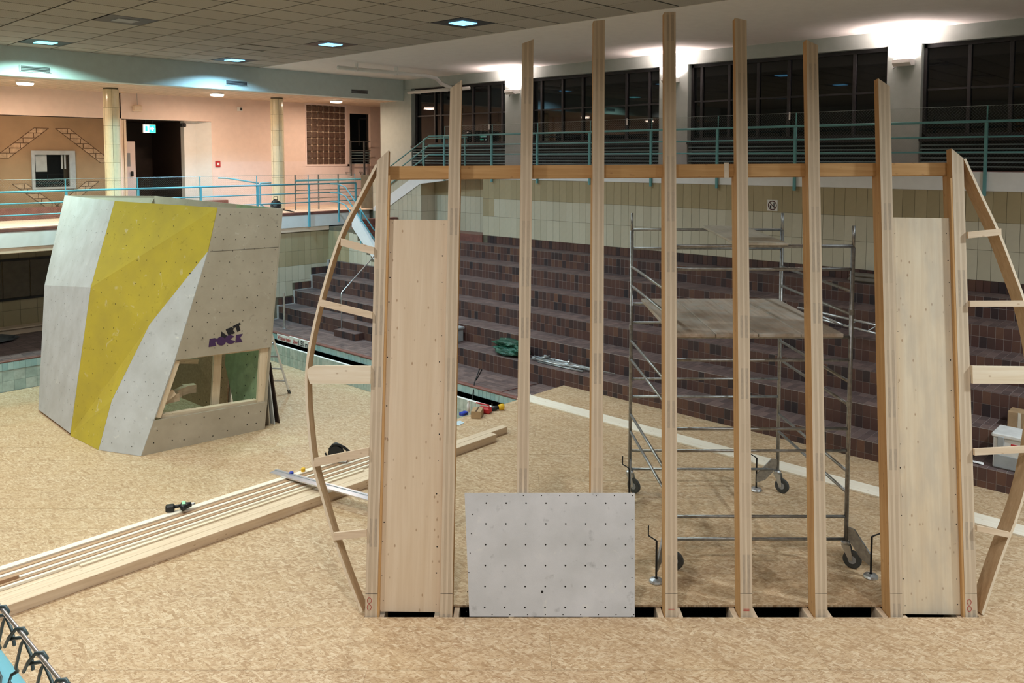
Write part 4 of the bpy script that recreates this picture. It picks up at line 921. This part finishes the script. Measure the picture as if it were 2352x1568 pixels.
for i in range(14):
    for j in range(9):
        P0_ = BCb.lerp(bE, .06 + i * .066); P1_ = BC.lerp(T4, .06 + i * .066); P = P0_.lerp(P1_, .03 + j * .048) + inn * 1.8 - O; e1 = (bE - BCb).normalized()
        if i == 10 and j < 5: continue
        o = len(ib.v); ib.v += [tuple(P + e1 * math.cos(k * 1.0472) * .015 + ZZ * math.sin(k * 1.0472) * .015) for k in range(6)]; ib.f.append(tuple(range(o, o + 6))); ib.mi.append(0)
tag(ib.build('bolt_hole', 'hole', bo), kind='stuff')
sheetb('base_plate', [bA + Vector((0, 0, .03)), bB + Vector((0, 0, .03)), bB + Vector((.12, .1, .03)), bA + Vector((.12, 0.05, .03))], 'spruce_x')
# offcuts lying on the sill inside the hatch
for k, (a, b_, h, w_, lab) in enumerate((((372, 940), (412, 908), .13, .13, 'short squared offcut tilted at the left end of the boulder hatch'), ((390, 935), (430, 925), .15, .15, 'reddish timber offcut lying in the boulder hatch'), ((412, 930), (442, 922), .15, .15, 'timber offcut with a bright label in the boulder hatch'), ((445, 926), (466, 918), .15, .14, 'pale cut timber end pointing out of the boulder hatch'), ((462, 924), (490, 920), .16, .16, 'angled offcut at the right end of the pile in the hatch'))):
    A_ = on_plane(*a, bD, n3) - nb * (.34 + .17 * k); B_ = on_plane(*b_, bD, n3) - nb * (.34 + .17 * k)
    o = thing('timber_offcut', lab, 'timber', A_, group='offcuts in the boulder hatch'); B().obox((0, 0, 0), B_ - A_, w_, h, ZZ).build('block', 'spruce_x', o)
    if k == 2: B().box(.02, .1, -.13, -.11, -.03, .03).build('label', 'paper', o)
# T-nut holes
hb = B()
def dots(par, quad, nu, nv, r, jit=.0, skip=None):
    a, b_, c, d = quad; n = (Vector(b_) - Vector(a)).cross(Vector(d) - Vector(a)).normalized()
    if n.dot(EYEV - Vector(a)) < 0: n = -n
    for i in range(nu):
        for j in range(nv):
            u = (i + .5 + random.uniform(-jit, jit)) / nu; v = (j + .5 + random.uniform(-jit, jit)) / nv
            P = (Vector(a).lerp(Vector(b_), u)).lerp(Vector(d).lerp(Vector(c), u), v)
            if skip and skip(P): continue
            P = P + n * .004 - O; e1 = (Vector(b_) - Vector(a)).normalized(); e2 = n.cross(e1); o = len(par.v)
            par.v += [tuple(P + (e1 * math.cos(k * 1.0472) + e2 * math.sin(k * 1.0472)) * r) for k in range(6)]; par.f.append(tuple(range(o, o + 6))); par.mi.append(0)
dots(hb, (on_plane(405, 822, bD, n3), on_plane(622, 795, bD, n3), T4, T3), 7, 12, .0095, .14)
dots(hb, (bD, bE, on_plane(614, 922, bD, n3), on_plane(353, 966, bD, n3)), 8, 2, .012, .2)
for tri in ((bA5, bB5, L1), (bA5, L1, mL), (mL, L1, T1), (T1, L1, T2), (bB, bC, Q1), (bB, Q1, K), (bB, K, L1), (L1, K, T3), (L1, T3, T2), (K, R1, T3), (bC, bD, Q1), (bD, kD[2], Q1), (Q1, kD[2], kD[1]), (Q1, kD[1], K), (K, kD[1], R1)):
    nn = sub(tri[1], tri[0]).cross(sub(tri[2], tri[0])).normalized(); nn = nn if nn.dot(EYEV - tri[0]) > 0 else -nn; e1 = nn.orthogonal().normalized(); e2 = nn.cross(e1)
    u_ = Vector((F0.y, -F0.x, 0)); pp_ = [(q.dot(u_), q.z) for q in tri]; x_lo = math.floor(min(q[0] for q in pp_) / .22); x_hi = math.ceil(max(q[0] for q in pp_) / .22); z_lo = math.floor(min(q[1] for q in pp_) / .22); z_hi = math.ceil(max(q[1] for q in pp_) / .22)
    for i in range(x_lo, x_hi + 1):
        for j in range(z_lo, z_hi + 1):
            x_, z_ = (i + (.5 if j % 2 else 0)) * .22 + random.uniform(-.02, .02), j * .22 + random.uniform(-.02, .02)
            if not inpoly(x_, z_, pp_) or random.random() < .25: continue
            (xa, za), (xb, zb), (xc_, zc) = pp_; dt = (zb - zc) * (xa - xc_) + (xc_ - xb) * (za - zc)
            w0 = ((zb - zc) * (x_ - xc_) + (xc_ - xb) * (z_ - zc)) / dt; w1_ = ((zc - za) * (x_ - xc_) + (xa - xc_) * (z_ - zc)) / dt
            P = tri[0] * w0 + tri[1] * w1_ + tri[2] * (1 - w0 - w1_) + nn * .019 - O; o = len(hb.v); r_ = random.choice((.006, .0075, .0095))
            hb.v += [tuple(P + (e1 * math.cos(k * 1.0472) + e2 * math.sin(k * 1.0472)) * r_) for k in range(6)]; hb.f.append(tuple(range(o, o + 6))); hb.mi.append(0)
tag(hb.build('bolt_hole', 'hole', bo), kind='stuff')
# printed club mark on the tan face: ART over ROCK
def on3(x, y, e=.004): return on_plane(x, y, bD, n3) + nb * e - O
def px(cx, cy): return (460 + cx / 19.6, 730 + cy / 19.6)
def glyph(name, polys, mat, e):
    b = B()
    for poly in polys: b.prism([on3(*px(*q), e) for q in poly], nb * -.0015)
    return b.build(name, mat, upper)
def circ(cx, cy, rx, ry, a0=0, a1=360, n=18): return [(cx + rx * math.cos(rad(a0 + (a1 - a0) * k / n)), cy + ry * math.sin(rad(a0 + (a1 - a0) * k / n))) for k in range(n + (0 if a1 - a0 == 360 else 1))]
B().prism([on3(*q, .0042) for q in ((483, 577), (640, 566.5), (640, 567.6), (483, 578.1))], nb * -.001).build('sheet_seam', 'beige_board', upper)
glyph('printed_letter_a', [[(950, 605), (1250, 830), (1150, 890), (1010, 990), (905, 870)]], 'print_black', .004)
glyph('printed_letter_r', [[(1140, 520), (1410, 400), (1500, 470), (1480, 570), (1570, 670), (1420, 745), (1370, 690), (1380, 770), (1270, 800)]], 'print_black', .004)
glyph('printed_letter_t', [[(1455, 370), (1790, 200), (1825, 285), (1745, 325), (1810, 555), (1665, 630), (1590, 420), (1500, 465)]], 'print_black', .004)
glyph('printed_letter_r', [[(415, 945), (640, 900), (735, 920), (745, 1020), (665, 1090), (725, 1250), (370, 1310)]], 'print_purple', .004)
glyph('printed_letter_o', [circ(935, 1045, 215, 195)], 'print_purple', .0046)
glyph('printed_letter_c', [[(1340, 960)] + circ(1350, 965, 235, 200, 20, 320, 22)], 'print_purple', .0052)
glyph('printed_letter_k', [[(1605, 765), (1915, 705), (1800, 890), (1895, 1070), (1575, 1115)]], 'print_purple', .004)
# bits around the boulder
ld = thing('step_ladder', 'aluminium ladder leaning behind the right edge of the boulder', 'ladder', onz(665, 903, LOW))
base = Vector(ld.location); top = onF(585, 640, 17.75) - base
dirL = Vector((-.35, .55, 0)).normalized() * .42
for k in range(2): B().obox(dirL * k, top + dirL * k, .03, .075, nb).build('stile', 'alu', ld); B().obox(dirL * k, top.normalized() * .1 + dirL * k, .04, .085, nb).build('foot', 'rubber', ld)
for k in range(8): p = top * ((k + 1) / 9); B().obox(p, p + dirL, .03, .03, ZZ).build('rung', 'alu', ld)
eW = (BCb - bE).normalized(); oW = Vector((eW.y, -eW.x, 0))
for k, lab in enumerate(('tan board leaning closest against the right side of the boulder', 'pale edged board leaning in the middle beside the boulder', 'dark board leaning outermost beside the boulder')):
    P = bE + eW * .1 + oW * (.17 + .11 * k); o = thing('leaning_board', lab, 'board', P, group='boards leaning on the boulder')
    hgt = 1.05 + .12 * k; top_ = -oW * (.07 + .055 * k) + ZZ * hgt
    B().prism([Vector((0, 0, 0)), eW * .8, eW * .8 + top_, top_], oW * .022).build('sheet', ('skin_tan', 'skin_grey', 'dark_brown_door')[k], o)

# ================================================================== SCAFFOLD
sf = thing('scaffold_tower', 'grey steel rolling scaffold tower on casters behind the posts', 'scaffold', fw(2.7, 10.1, 0), (0, 0, FR))
SO = Vector((2.7, 10.1, 0))
def S(X, Y, z): return Vector((X, Y, z)) - SO
PO = {'BL': (1.63, 11.14), 'BR': (3.67, 11.14), 'FR': (3.77, 9.05), 'FL': (1.73, 9.05)}
for k, (X, Y) in PO.items():
    B().tube([S(X, Y, .27), S(X, Y, 3.62)], .024, 10).build('standard', 'steel', sf, smooth=True); B().tube([S(X, Y, 3.62), S(X, Y, 3.86)], .018, 10).build('spigot', 'steel', sf, smooth=True)
    for z in (1.86, 2.9 if k[0] == 'F' else 2.3): B().tube([S(X, Y, z - .03), S(X, Y, z + .03)], .03, 10).build('coupler', 'steel', sf)
for z in (3.635, 3.38, 2.62, 2.36, 1.58, 1.33, .575, .315):
    B().tube([S(*PO['BL'], z), S(*PO['BR'], z)], .018, 8).build('rung', 'steel', sf, smooth=True); B().tube([S(*PO['FL'], z), S(*PO['FR'], z)], .018, 8).build('rung', 'steel', sf, smooth=True)
for z in (3.13, 2.87, 2.11, 1.85, 1.09, .85):
    for a, b_ in (('BL', 'FL'), ('BR', 'FR')): B().tube([S(*PO[a], z), S(*PO[b_], z)], .018, 8).build('side_rail', 'steel', sf, smooth=True)
def caster(k, ax, ay):
    X, Y = PO[k]; c = B().lathe([(.0, .30), (.035, .30), (.05, .285), (.05, .27), (.03, .255)], 14, S(X, Y, 0)).build('caster_head', 'galv', sf)
    wx, wy = X + ax, Y + ay; d = Vector((ax, ay, 0)).normalized(); sd = Vector((-d.y, d.x, 0)); C_ = S(wx, wy, .1)
    b = B(); b.tube([C_ - sd * .02, C_ - sd * .016, C_ + sd * .016, C_ + sd * .02], [.085, .1, .1, .085], 22); b.build('wheel', 'rubber', c); B().tube([C_ - sd * .024, C_ + sd * .024], .045, 14).build('hub', 'grey_plastic', c)
    for s_ in (-1, 1): B().prism([S(X, Y, .26) + sd * s_ * .03 + d * q[0] * .01 + ZZ * (q[1]) for q in ((-5, 0), (5, 0), (7, -.1), (ax * 0 + 8, -.17), (4, -.17))], sd * .005).build('fork', 'galv', c)
def jack(k, fx, fy):
    X, Y = PO[k]
    j = B().tube([S(fx, fy, .03), S(fx, fy, .46)], .012, 8).build('jack_screw', 'black_plastic', sf)
    B().lathe([(0, 0), (.075, 0), (.08, .012), (.07, .03), (.02, .045)], 16, S(fx, fy, 0)).build('jack_foot', 'galv', sf)
    B().tube([S(fx, fy, .46), S(fx + .0, fy, .46), S(fx + .10, fy, .50), S(fx + .12, fy, .60)] if fx > X else [S(fx, fy, .46), S(fx - .09, fy, .52), S(fx - .09, fy, .63)], .008, 6).build('crank', 'black_plastic', j)
    d = Vector((fx - X, fy - Y, 0)).normalized(); sd = Vector((-d.y, d.x, 0)); L = math.hypot(fx - X, fy - Y)
    B().prism([S(X, Y, 0) + d * a_ + ZZ * z for a_, z in ((.0, .46), (L * .3, .46), (L, .24), (L, .12), (L * .6, .16), (.02, .33))], sd * .02).build('outrigger', 'steel', sf)
caster('FR', .06, -.04); caster('BR', .05, -.05); caster('BL', .05, -.05); caster('FL', .1, -.06)
jack('FR', 3.95, 8.8); jack('BR', 3.39, 11.17); jack('FL', 1.57, 8.70); jack('BL', 1.57, 10.78)
bl = ('leftmost', 'second from the left', 'third from the left', 'rightmost')
for k in range(4):
    X0 = 1.765 + k * .469 - .005
    o = thing('scaffold_board', 'weathered wooden deck board on the scaffold, %s of four' % bl[k], 'board', fw(X0 + .24, 10.05, 2.64), (0, 0, FR), group='deck boards on the scaffold')
    B().bbox(-.231, .231, -1.13, 1.13, 0, .045, .008).build('plank', 'plank_y', o); B().box(-.2, .2, -.9, -.82, -.025, 0).box(-.2, .2, .82, .9, -.025, 0).build('batten', 'plank_y', o)
o = thing('scaffold_board', 'weathered plywood board lying alone across the top rungs of the scaffold', 'board', fw(2.8, 10.05, 3.655), (0, 0, FR + rad(-4)), group='deck boards on the scaffold')
B().bbox(-.285, .285, -1.13, 1.13, 0, .03, .006).build('plank', 'ply_pale_y', o); B().box(-.25, .25, 1.0, 1.06, -.02, 0).build('batten', 'plank_y', o)

# ================================================================== TIMBER STACK along the platform edge
def timber(label, x0, x1, y0, y1, z0, z1, mat, rz=0.0, group='timbers stacked on the platform edge'):
    o = thing('timber_beam', label, 'timber', ((x0 + x1) / 2, (y0 + y1) / 2, z0), (0, 0, rz), group=group)
    L = (x1 - x0) / 2; W_ = (y1 - y0) / 2
    B().bbox(-L, L, -W_, W_, 0, z1 - z0, .004).build('beam', mat, o); return o
timber('long squared laminated beam at the front foot of the timber stack', 1.2, 9.42, 9.184, 9.312, .0, .118, 'spruce_x')
timber('long squared laminated beam lying second in the timber stack', 1.2, 9.83, 9.332, 9.466, .0, .110, 'spruce_x')
timber('laminated beam lying third from the front of the stack', 1.2, 8.6, 9.475, 9.60, .0, .108, 'spruce_x')
timber('rough brown board under the pale battens of the stack', 1.2, 8.3, 9.61, 9.99, .0, .10, 'brown_x')
timber('pale batten with a notched left end on the front beams', 3.17, 7.0, 9.49, 9.535, .108, .128, 'pale_x')
timber('thin pale batten lying fourth from the back of the stack', 1.9, 8.4, 9.56, 9.60, .108, .140, 'white_spruce_x')
timber('added brown batten coloured as the shaded side between the two middle pale battens', 1.2, 8.1, 9.612, 9.648, .10, .143, 'brown_x')  # brown battens added; their colour stands for the pale battens' shaded sides
timber('pale batten starting right of the fence in the stack', 2.62, 8.2, 9.655, 9.70, .10, .152, 'white_spruce_x')
timber('added brown batten coloured as the shade behind the third pale batten', 1.2, 7.8, 9.706, 9.765, .10, .156, 'brown_x')
timber('pale batten lying second from the back', 1.2, 7.9, 9.772, 9.82, .10, .166, 'white_spruce_x')
timber('added brown batten coloured as the shade in front of the bright back board', 1.2, 7.6, 9.826, 9.885, .10, .172, 'brown_x')
timber('wide bright board lying highest at the back of the stack', 1.2, 7.75, 9.892, 9.985, .10, .190, 'white_spruce_x')
o = thing('timber_offcut', 'short dark offcut on the stack beyond the left panel', 'timber', (8.62, 9.62, .0)); B().bbox(-.4, .1, -.04, .05, .0, .13, .004).build('block', 'brown_x', o)
# aluminium straightedge across the stack
A_ = Vector((5.80, 9.99, .235)); B_ = Vector((6.50, 7.95, .30)) 
A_, B_ = onz(628, 1082, .205), onz(885, 1153, .205)
o = thing('straightedge', 'aluminium straightedge lying across the timber stack', 'tool', A_); d = B_ - A_
B().obox((0, 0, 0), d, .15, .018, ZZ).build('rail', 'alu', o); sd = d.cross(ZZ).normalized(); B().obox(sd * -.03 + ZZ * .011, d + sd * -.03 + ZZ * .011, .012, .008, ZZ).build('groove', 'galv', o)
# cordless drill
P = onz(412, 1171, .19); dr = thing('cordless_drill', 'black cordless drill lying on the back board of the stack', 'drill', P, (0, 0, FR + rad(20)))
B().bbox(-.16, -.055, -.05, .04, .0, .085, .015).build('battery', 'black_plastic', dr); B().tube([(-.07, 0, .05), (.04, .01, .052)], [.024, .021], 8).build('grip', 'black_plastic', dr, smooth=True)
B().tube([(.05, .05, .052), (.05, -.05, .05), (.05, -.1, .05)], [.038, .042, .03], 10).build('motor', 'black_plastic', dr, smooth=True); B().tube([(.05, -.02, .05), (.14, .0, .055)], [.045, .03], 10).build('gearbox', 'black_plastic', dr, smooth=True); B().tube([(.13, 0, .055), (.17, .005, .055), (.19, .006, .055)], [.02, .018, .006], 8).build('chuck', 'galv', dr); B().box(.03, .075, -.055, .04, .085, .093).build('green_stripe', 'green_led', dr)
# circular saw
P = onz(772, 1058, .19); cs = thing('circular_saw', 'black hand circular saw behind the left rib', 'saw', P, (0, 0, FR))
b = B(); b.tube([(0, -.03, .11), (0, .03, .11)], .115, 20); b.build('blade_guard', 'black_plastic', cs, smooth=False); B().tube([(-.1, .0, .17), (-.04, 0, .24), (.0, 0, .25), (.05, 0, .235), (.12, 0, .2), (.2, 0, .13), (.21, 0, .1)], [.015, .02, .03, .022, .022, .022, .015], 8).build('handle', 'black_plastic', cs, smooth=True); B().tube([(.02, .02, .1), (.02, .14, .1)], .05, 12).build('motor', 'black_plastic', cs); B().box(-.17, .16, -.06, .1, .0, .01).build('base_plate', 'galv', cs); B().tube([(-.12, -.0, .06), (-.15, 0, .1), (-.155, 0, .12)], .012, 6).build('knob', 'black_plastic', cs)
# ear plugs and bits on the lower floor
for k, (x, y, m_, lab) in enumerate(((671, 1080, 'blue_plastic', 'small blue tub on the back board of the timber stack'), (705, 1075, 'yellow_plastic', 'small orange tub on the back board of the timber stack'))):
    o = thing('screw_tub', lab, 'tub', (onz(x, y, .19).x - .1, 9.94, .19), (0, 0, 0)); B().lathe([(0, 0), (.03, 0), (.032, .04), (.02, .05), (0, .05)], 10).build('body', m_, o)
# white planks along the pool rim, on the platform
for k, (y0, y1, lab) in enumerate(((5.98, 10.53, 'white planed plank along the pool rim, far one by the seating corner'), (1.4, 5.96, 'white planed plank along the pool rim, near one on the right'))):
    o = thing('rim_plank', lab, 'plank', (11.52, (y0 + y1) / 2, .0), group='white planks along the rim'); L = (y1 - y0) / 2; B().bbox(-.165, .165, -L, L, 0, .028, .003).build('plank', 'white_spruce_y', o)
# tools at the platform edge
P = onz(1098, 955, 0); o = thing('cardboard_box', 'small cardboard box on the platform edge', 'box', P, (0, 0, rad(35))); B().bbox(-.16, .12, -.08, .1, 0, .13, .004).build('carton', 'cardboard', o); B().box(-.16, .12, -.005, .02, .13, .134).build('lid_seam', 'brown_line', o)
P = onz(1112, 948, 0); o = thing('red_clamp', 'red tool case beside the cardboard box', 'tool', P, (0, 0, rad(20))); B().bbox(-.05, .1, -.12, .12, 0, .10, .02).build('case', 'red', o); B().tube([(0, -.1, .1), (0, -.1, .15), (0, .16, .17)], .014, 6).build('handle', 'red', o)
P = onz(1143, 942, 0); o = thing('angle_grinder', 'black and yellow angle grinder on the platform edge', 'tool', P, (0, 0, FR + rad(12))); B().tube([(-.14, 0, .04), (-.06, 0, .05), (.02, 0, .05)], [.02, .035, .035], 10).build('body', 'black_plastic', o, smooth=True); B().tube([(.02, 0, .055), (.06, 0, .06), (.11, 0, .06), (.125, 0, .06)], [.045, .055, .055, .03], 14).build('motor_housing', 'yellow_plastic', o, smooth=True); B().tube([(-.1, 0, .05), (-.1, .02, .13)], .012, 6).build('side_handle', 'black_plastic', o); B().bbox(-.12, -.02, -.04, .05, 0, .05, .01).build('battery', 'black_plastic', o)
P = onz(1082, 951, 0); o = thing('glue_bottle', 'small white capped bottle behind the cardboard box', 'bottle', P + Vector((.05, .12, 0))); B().lathe([(0, 0), (.03, 0), (.03, .14), (.015, .17), (.015, .19)], 12).build('body', 'paper', o, smooth=True); B().lathe([(.022, .19), (.022, .22), (0, .22)], 12).build('cap', 'white_plastic', o)
P = onz(1071, 953, 0); o = thing('blue_case', 'small blue box on the platform edge near the panel', 'box', P + Vector((-.03, .03, 0))); B().bbox(-.08, .07, -.05, .05, 0, .06, .01).build('body', 'blue_plastic', o); B().bbox(-.03, .03, -.055, -.05, .02, .04, .002).build('latch', 'black_plastic', o)
P = onz(1053, 972, 0); o = thing('blue_rag', 'pale blue paper scrap on the platform by the left panel', 'paper', P); B().prism([Vector(q) for q in ((-.1, -.1, .004), (.08, -.06, .004), (.1, .06, .01), (-.02, .1, .004))], (0, 0, .003)).build('sheet', 'trim_blue', o)
# cables hanging over the rim
o = thing('black_cable', 'black cable hanging from the deck over the pool rim', 'cable', (11.9, 11.95, DECK)); B().tube([(.05, .3, .02), (.12, .2, .25), (.0, .15, .3), (-.2, .1, .05), (-.28, .05, -.1), (-.4, 0, -.45), (-.75, -.4, -.68), (-1.2, -1.0, -.69)], .012, 6).build('cord', 'black_plastic', o, smooth=True)
o = thing('brown_cable', 'thin brown cable running over the deck near the rim', 'cable', (12.1, 10.95, DECK)); B().tube([(.6, .2, .01), (.3, .25, .012), (.1, .28, .01), (-.3, .33, .01), (-.46, .35, .0), (-.47, .35, -.25)], .007, 6).build('cord', 'floor_red', o, smooth=True)
o = thing('rim_bracket', 'small white rim bracket where the platform meets the deck', 'bracket', (11.72, 10.62, DECK)); B().bbox(-.09, .09, -.06, .06, .0, .02, .004).build('plate', 'black_plastic', o); B().bbox(-.07, .09, -.05, .05, .02, .085, .012).build('cap', 'white_plastic', o)

# ================================================================== THINGS ON THE SEATING
# folded tarp
tp = thing('tarpaulin', 'crumpled dark green tarpaulin folded on the lowest seating tier', 'tarpaulin', (13.0, 12.25, .29))
def blob(name, par, cx, cy, cz, sx, sy, sz, seed, mat, amp=.3):
    rr = random.Random(seed); bm = bmesh.new(); bmesh.ops.create_icosphere(bm, subdivisions=3, radius=1)
    ph = [rr.uniform(0, 6) for _ in range(6)]
    for v in bm.verts:
        c = v.co; k = 1 + amp * (.5 * math.sin(5 * c.x + ph[0] + 3 * c.z) + .5 * math.sin(7 * c.y + ph[1] - 2 * c.x) * math.sin(6 * c.z + ph[2])) + rr.uniform(-.07, .07)
        z = c.z * k * sz; v.co = (cx + c.x * k * sx, cy + c.y * k * sy, max(cz + z, .004))
    me = bpy.data.meshes.new(name); bm.to_mesh(me); bm.free(); me.materials.append(MATS[mat]); return put(me, name, par)
blob('lower_fold', tp, 0, -.02, .09, .24, .50, .10, 3, 'tarp', .22); blob('upper_fold', tp, .05, .08, .22, .2, .42, .10, 5, 'tarp', .3); blob('fold', tp, -.02, -.35, .16, .16, .2, .1, 8, 'tarp', .3)
# steel rods and couplers
rr = random.Random(11)
for k in range(15):
    lay = k // 8; q = k % 8; x0 = 12.885 + q * .046 + lay * .02; y0 = 11.75 - rr.uniform(0, .9); y1 = max(9.5, y0 - rr.uniform(.8, 1.5)); dx = .012 * rr.uniform(-1, 1)
    o = thing('steel_rod', 'grey steel scaffold tube in the loose pile on the lowest tier', 'rod', (x0, y0, .307 + lay * .034), group='loose scaffold tubes on the tier'); d = Vector((dx, y1 - y0, 0))
    B().tube([(0, 0, 0), d], .0155, 8).build('tube', ('steel', 'grey_plastic', 'galv')[k % 3], o, smooth=True)
    if lay and q % 3 == 0: B().bbox(-.02, .02, -.14, -.06, -.016, .05, .008).build('coupler', 'grey_plastic', o)
for k, (y_, a_) in enumerate(((10.62, .5), (11.25, -.6))):
    o = thing('pipe_coupler', ('bright bent coupler lying across the middle of the tube pile', 'pale bent coupler lying across the left of the tube pile')[k], 'coupler', (13.02, y_, .375), (0, 0, a_)); B().tube([(-.1, 0, 0), (0, 0, .03), (.1, .0, .05)], .014, 7).build('arm', 'galv', o, smooth=True); B().bbox(-.03, .03, -.03, .03, .0, .05, .008).build('jaw', 'galv', o)
# grey crate by the panel
o = thing('storage_crate', 'grey plastic crate with yellow label on the lowest tier beside the panel', 'crate', (13.0, 14.25, .29)); B().bbox(-.2, .2, -.3, .3, 0, .3, .02).build('body', 'grey_plastic', o); B().bbox(-.22, .22, -.32, .32, .3, .35, .01).build('lid', 'grey_plastic', o); B().box(-.204, -.2, -.3, -.1, .15, .24).build('label', 'yellow_plastic', o)
# ladder frame lying on the seating
LP = lambda x, y: onx(x, y, 14.35)
A1, A2 = LP(1830, 707), LP(2040, 762); C1, C2 = LP(1830, 717), LP(2040, 775); A1, A2, C1, C2 = [Vector(p) for p in (LP(1832, 706), LP(2060, 757), LP(1832, 720), LP(2060, 778))]
o = thing('scaffold_section', 'galvanised scaffold frame lying on the seating behind the tower', 'frame', A1); 
for a, b_ in ((A1, A2), (C1, C2)): B().tube([a - A1, b_ - A1], .022, 8).build('tube', 'galv', o, smooth=True)
for t_ in (.62, .82, .97): B().tube([A1.lerp(A2, t_) - A1, C1.lerp(C2, t_ - .1) - A1], .012, 6).build('brace', 'steel', o)
A1, A2 = onx(1885, 726, 14.1), onx(1936, 746, 14.1)
o = thing('steel_rod', 'single galvanised tube lying below the scaffold frame on the seating', 'rod', A1); B().tube([(0, 0, 0), A2 - A1], .025, 8).build('tube', 'galv', o, smooth=True)
A1 = onz(2000, 628, 2.235); o = thing('folded_mat', 'dark rolled mat at the top of the seating behind the post', 'mat', (15.95, 5.55, 2.235)); B().bbox(-.12, .12, -.45, .5, .0, .10, .04).bbox(-.1, .12, -.43, .48, .1, .17, .03).build('roll', 'beige_board', o)
# cool box, paper, carton at the right
o = thing('cool_box', 'white and grey cool box on the lowest tier at the right edge', 'cool box', (13.02, 2.62, .29)); B().bbox(-.2, .22, -.3, .2, 0, .44, .02).build('body', 'cooler_white', o); B().bbox(-.22, .24, -.32, .22, .44, .50, .015).build('lid', 'cooler_white', o); B().bbox(-.21, -.2, -.28, .18, .02, .2, .004).build('lower_panel', 'cooler_grey', o); B().box(-.206, -.2, -.2, -.02, .33, .38).build('maker_plate', 'red', o); B().bbox(-.23, -.2, .06, .14, .3, .46, .006).build('latch', 'cooler_grey', o)
o = thing('small_case', 'small pale blue case beside the right post on the lowest tier', 'case', (13.05, 3.42, .29)); B().bbox(-.08, .1, -.1, .12, 0, .16, .01).build('body', 'trim_blue', o); B().bbox(-.085, .105, -.105, .125, .16, .18, .005).build('lid', 'white_plastic', o)
o = thing('paper_scrap', 'white paper scrap on the lowest tier below the cool box', 'paper', (12.84, 3.0, .298)); B().prism([Vector(q) for q in ((-.05, -.08, .004), (.05, -.06, .006), (.04, .08, .004), (-.05, .07, .012))], (0, 0, .002)).build('sheet', 'paper', o)
o = thing('paper_scrap', 'tiny white paper scrap on a middle tier behind the scaffold', 'paper', (13.55, 4.55, .69)); B().prism([Vector(q) for q in ((-.03, -.03, .004), (.03, -.03, .006), (.03, .03, .004), (-.03, .03, .008))], (0, 0, .002)).build('sheet', 'paper', o)
o = thing('carton', 'brown carton on the second tier at the right edge', 'box', (13.65, 2.65, .69)); B().bbox(-.12, .14, -.2, .15, 0, .24, .004).build('body', 'cardboard', o); B().box(-.124, -.12, -.02, .02, .02, .24).build('tape', 'tape', o)
# no glass sign
ng = thing('prohibition_sign', 'round edged prohibition sign with bottle and glass on the tile wall', 'sign', (RWALL - .01, 7.78, 3.615))
B().bbox(-.006, .004, -.115, .115, -.115, .115, .003).build('sign_plate', 'print_white', ng)
b = B(); 
for k in range(28):
    a0, a1 = 2 * math.pi * k / 28, 2 * math.pi * (k + 1) / 28
    b.prism([Vector((-.0075, r * math.cos(a), r * math.sin(a))) for r, a in ((.078, a0), (.098, a0), (.098, a1), (.078, a1))], (.001, 0, 0))
b.build('ring', 'print_maroon', ng)
B().obox((-.009, .062, .062), (-.009, -.062, -.062), .016, .002, (1, 0, 0)).build('bar', 'print_maroon', ng)
B().prism([Vector((-.008, y, z)) for y, z in ((.055, .0), (.02, .0), (.022, -.05), (.033, -.06), (.045, -.06), (.054, -.05))], (.001, 0, 0)).build('glass_mark', 'print_black', ng); B().prism([Vector((-.008, y, z)) for y, z in ((-.025, -.03), (-.045, -.03), (-.045, .035), (-.038, .06), (-.03, .06), (-.025, .035))], (.001, 0, 0)).build('bottle_mark', 'print_black', ng)
# backpack and dark bundle
o = thing('backpack', 'black backpack on the far gallery behind the railing', 'backpack', (12.95, 21.75, GAL)); blob('body', o, 0, 0, .22, .17, .13, .2, 4, 'black_plastic', .08); B().tube([(-.06, 0, .4), (-.06, 0, .5), (.06, 0, .5), (.06, 0, .4)], .012, 6).build('strap', 'black_plastic', o); B().tube([(.2, -.05, .1), (.4, -.1, .06), (.55, -.1, .02)], .02, 6).build('belt', 'black_plastic', o)
o = thing('dark_bundle', 'dark sheet bundle on the shaded deck under the far gallery', 'bundle', (5.6, 23.9, DECK)); blob('heap', o, 0, 0, .05, 1.0, .5, .12, 9, 'rubber', .15)
o = thing('orange_cone', 'tiny orange marker on the far deck at the left edge', 'marker', (5.5, 21.75, DECK)); B().lathe([(.05, 0), (.045, .02), (.02, .1), (0, .11)], 10).build('body', 'yellow_plastic', o); B().lathe([(.06, 0), (.06, .012), (0, .012)], 10).build('base', 'red', o)
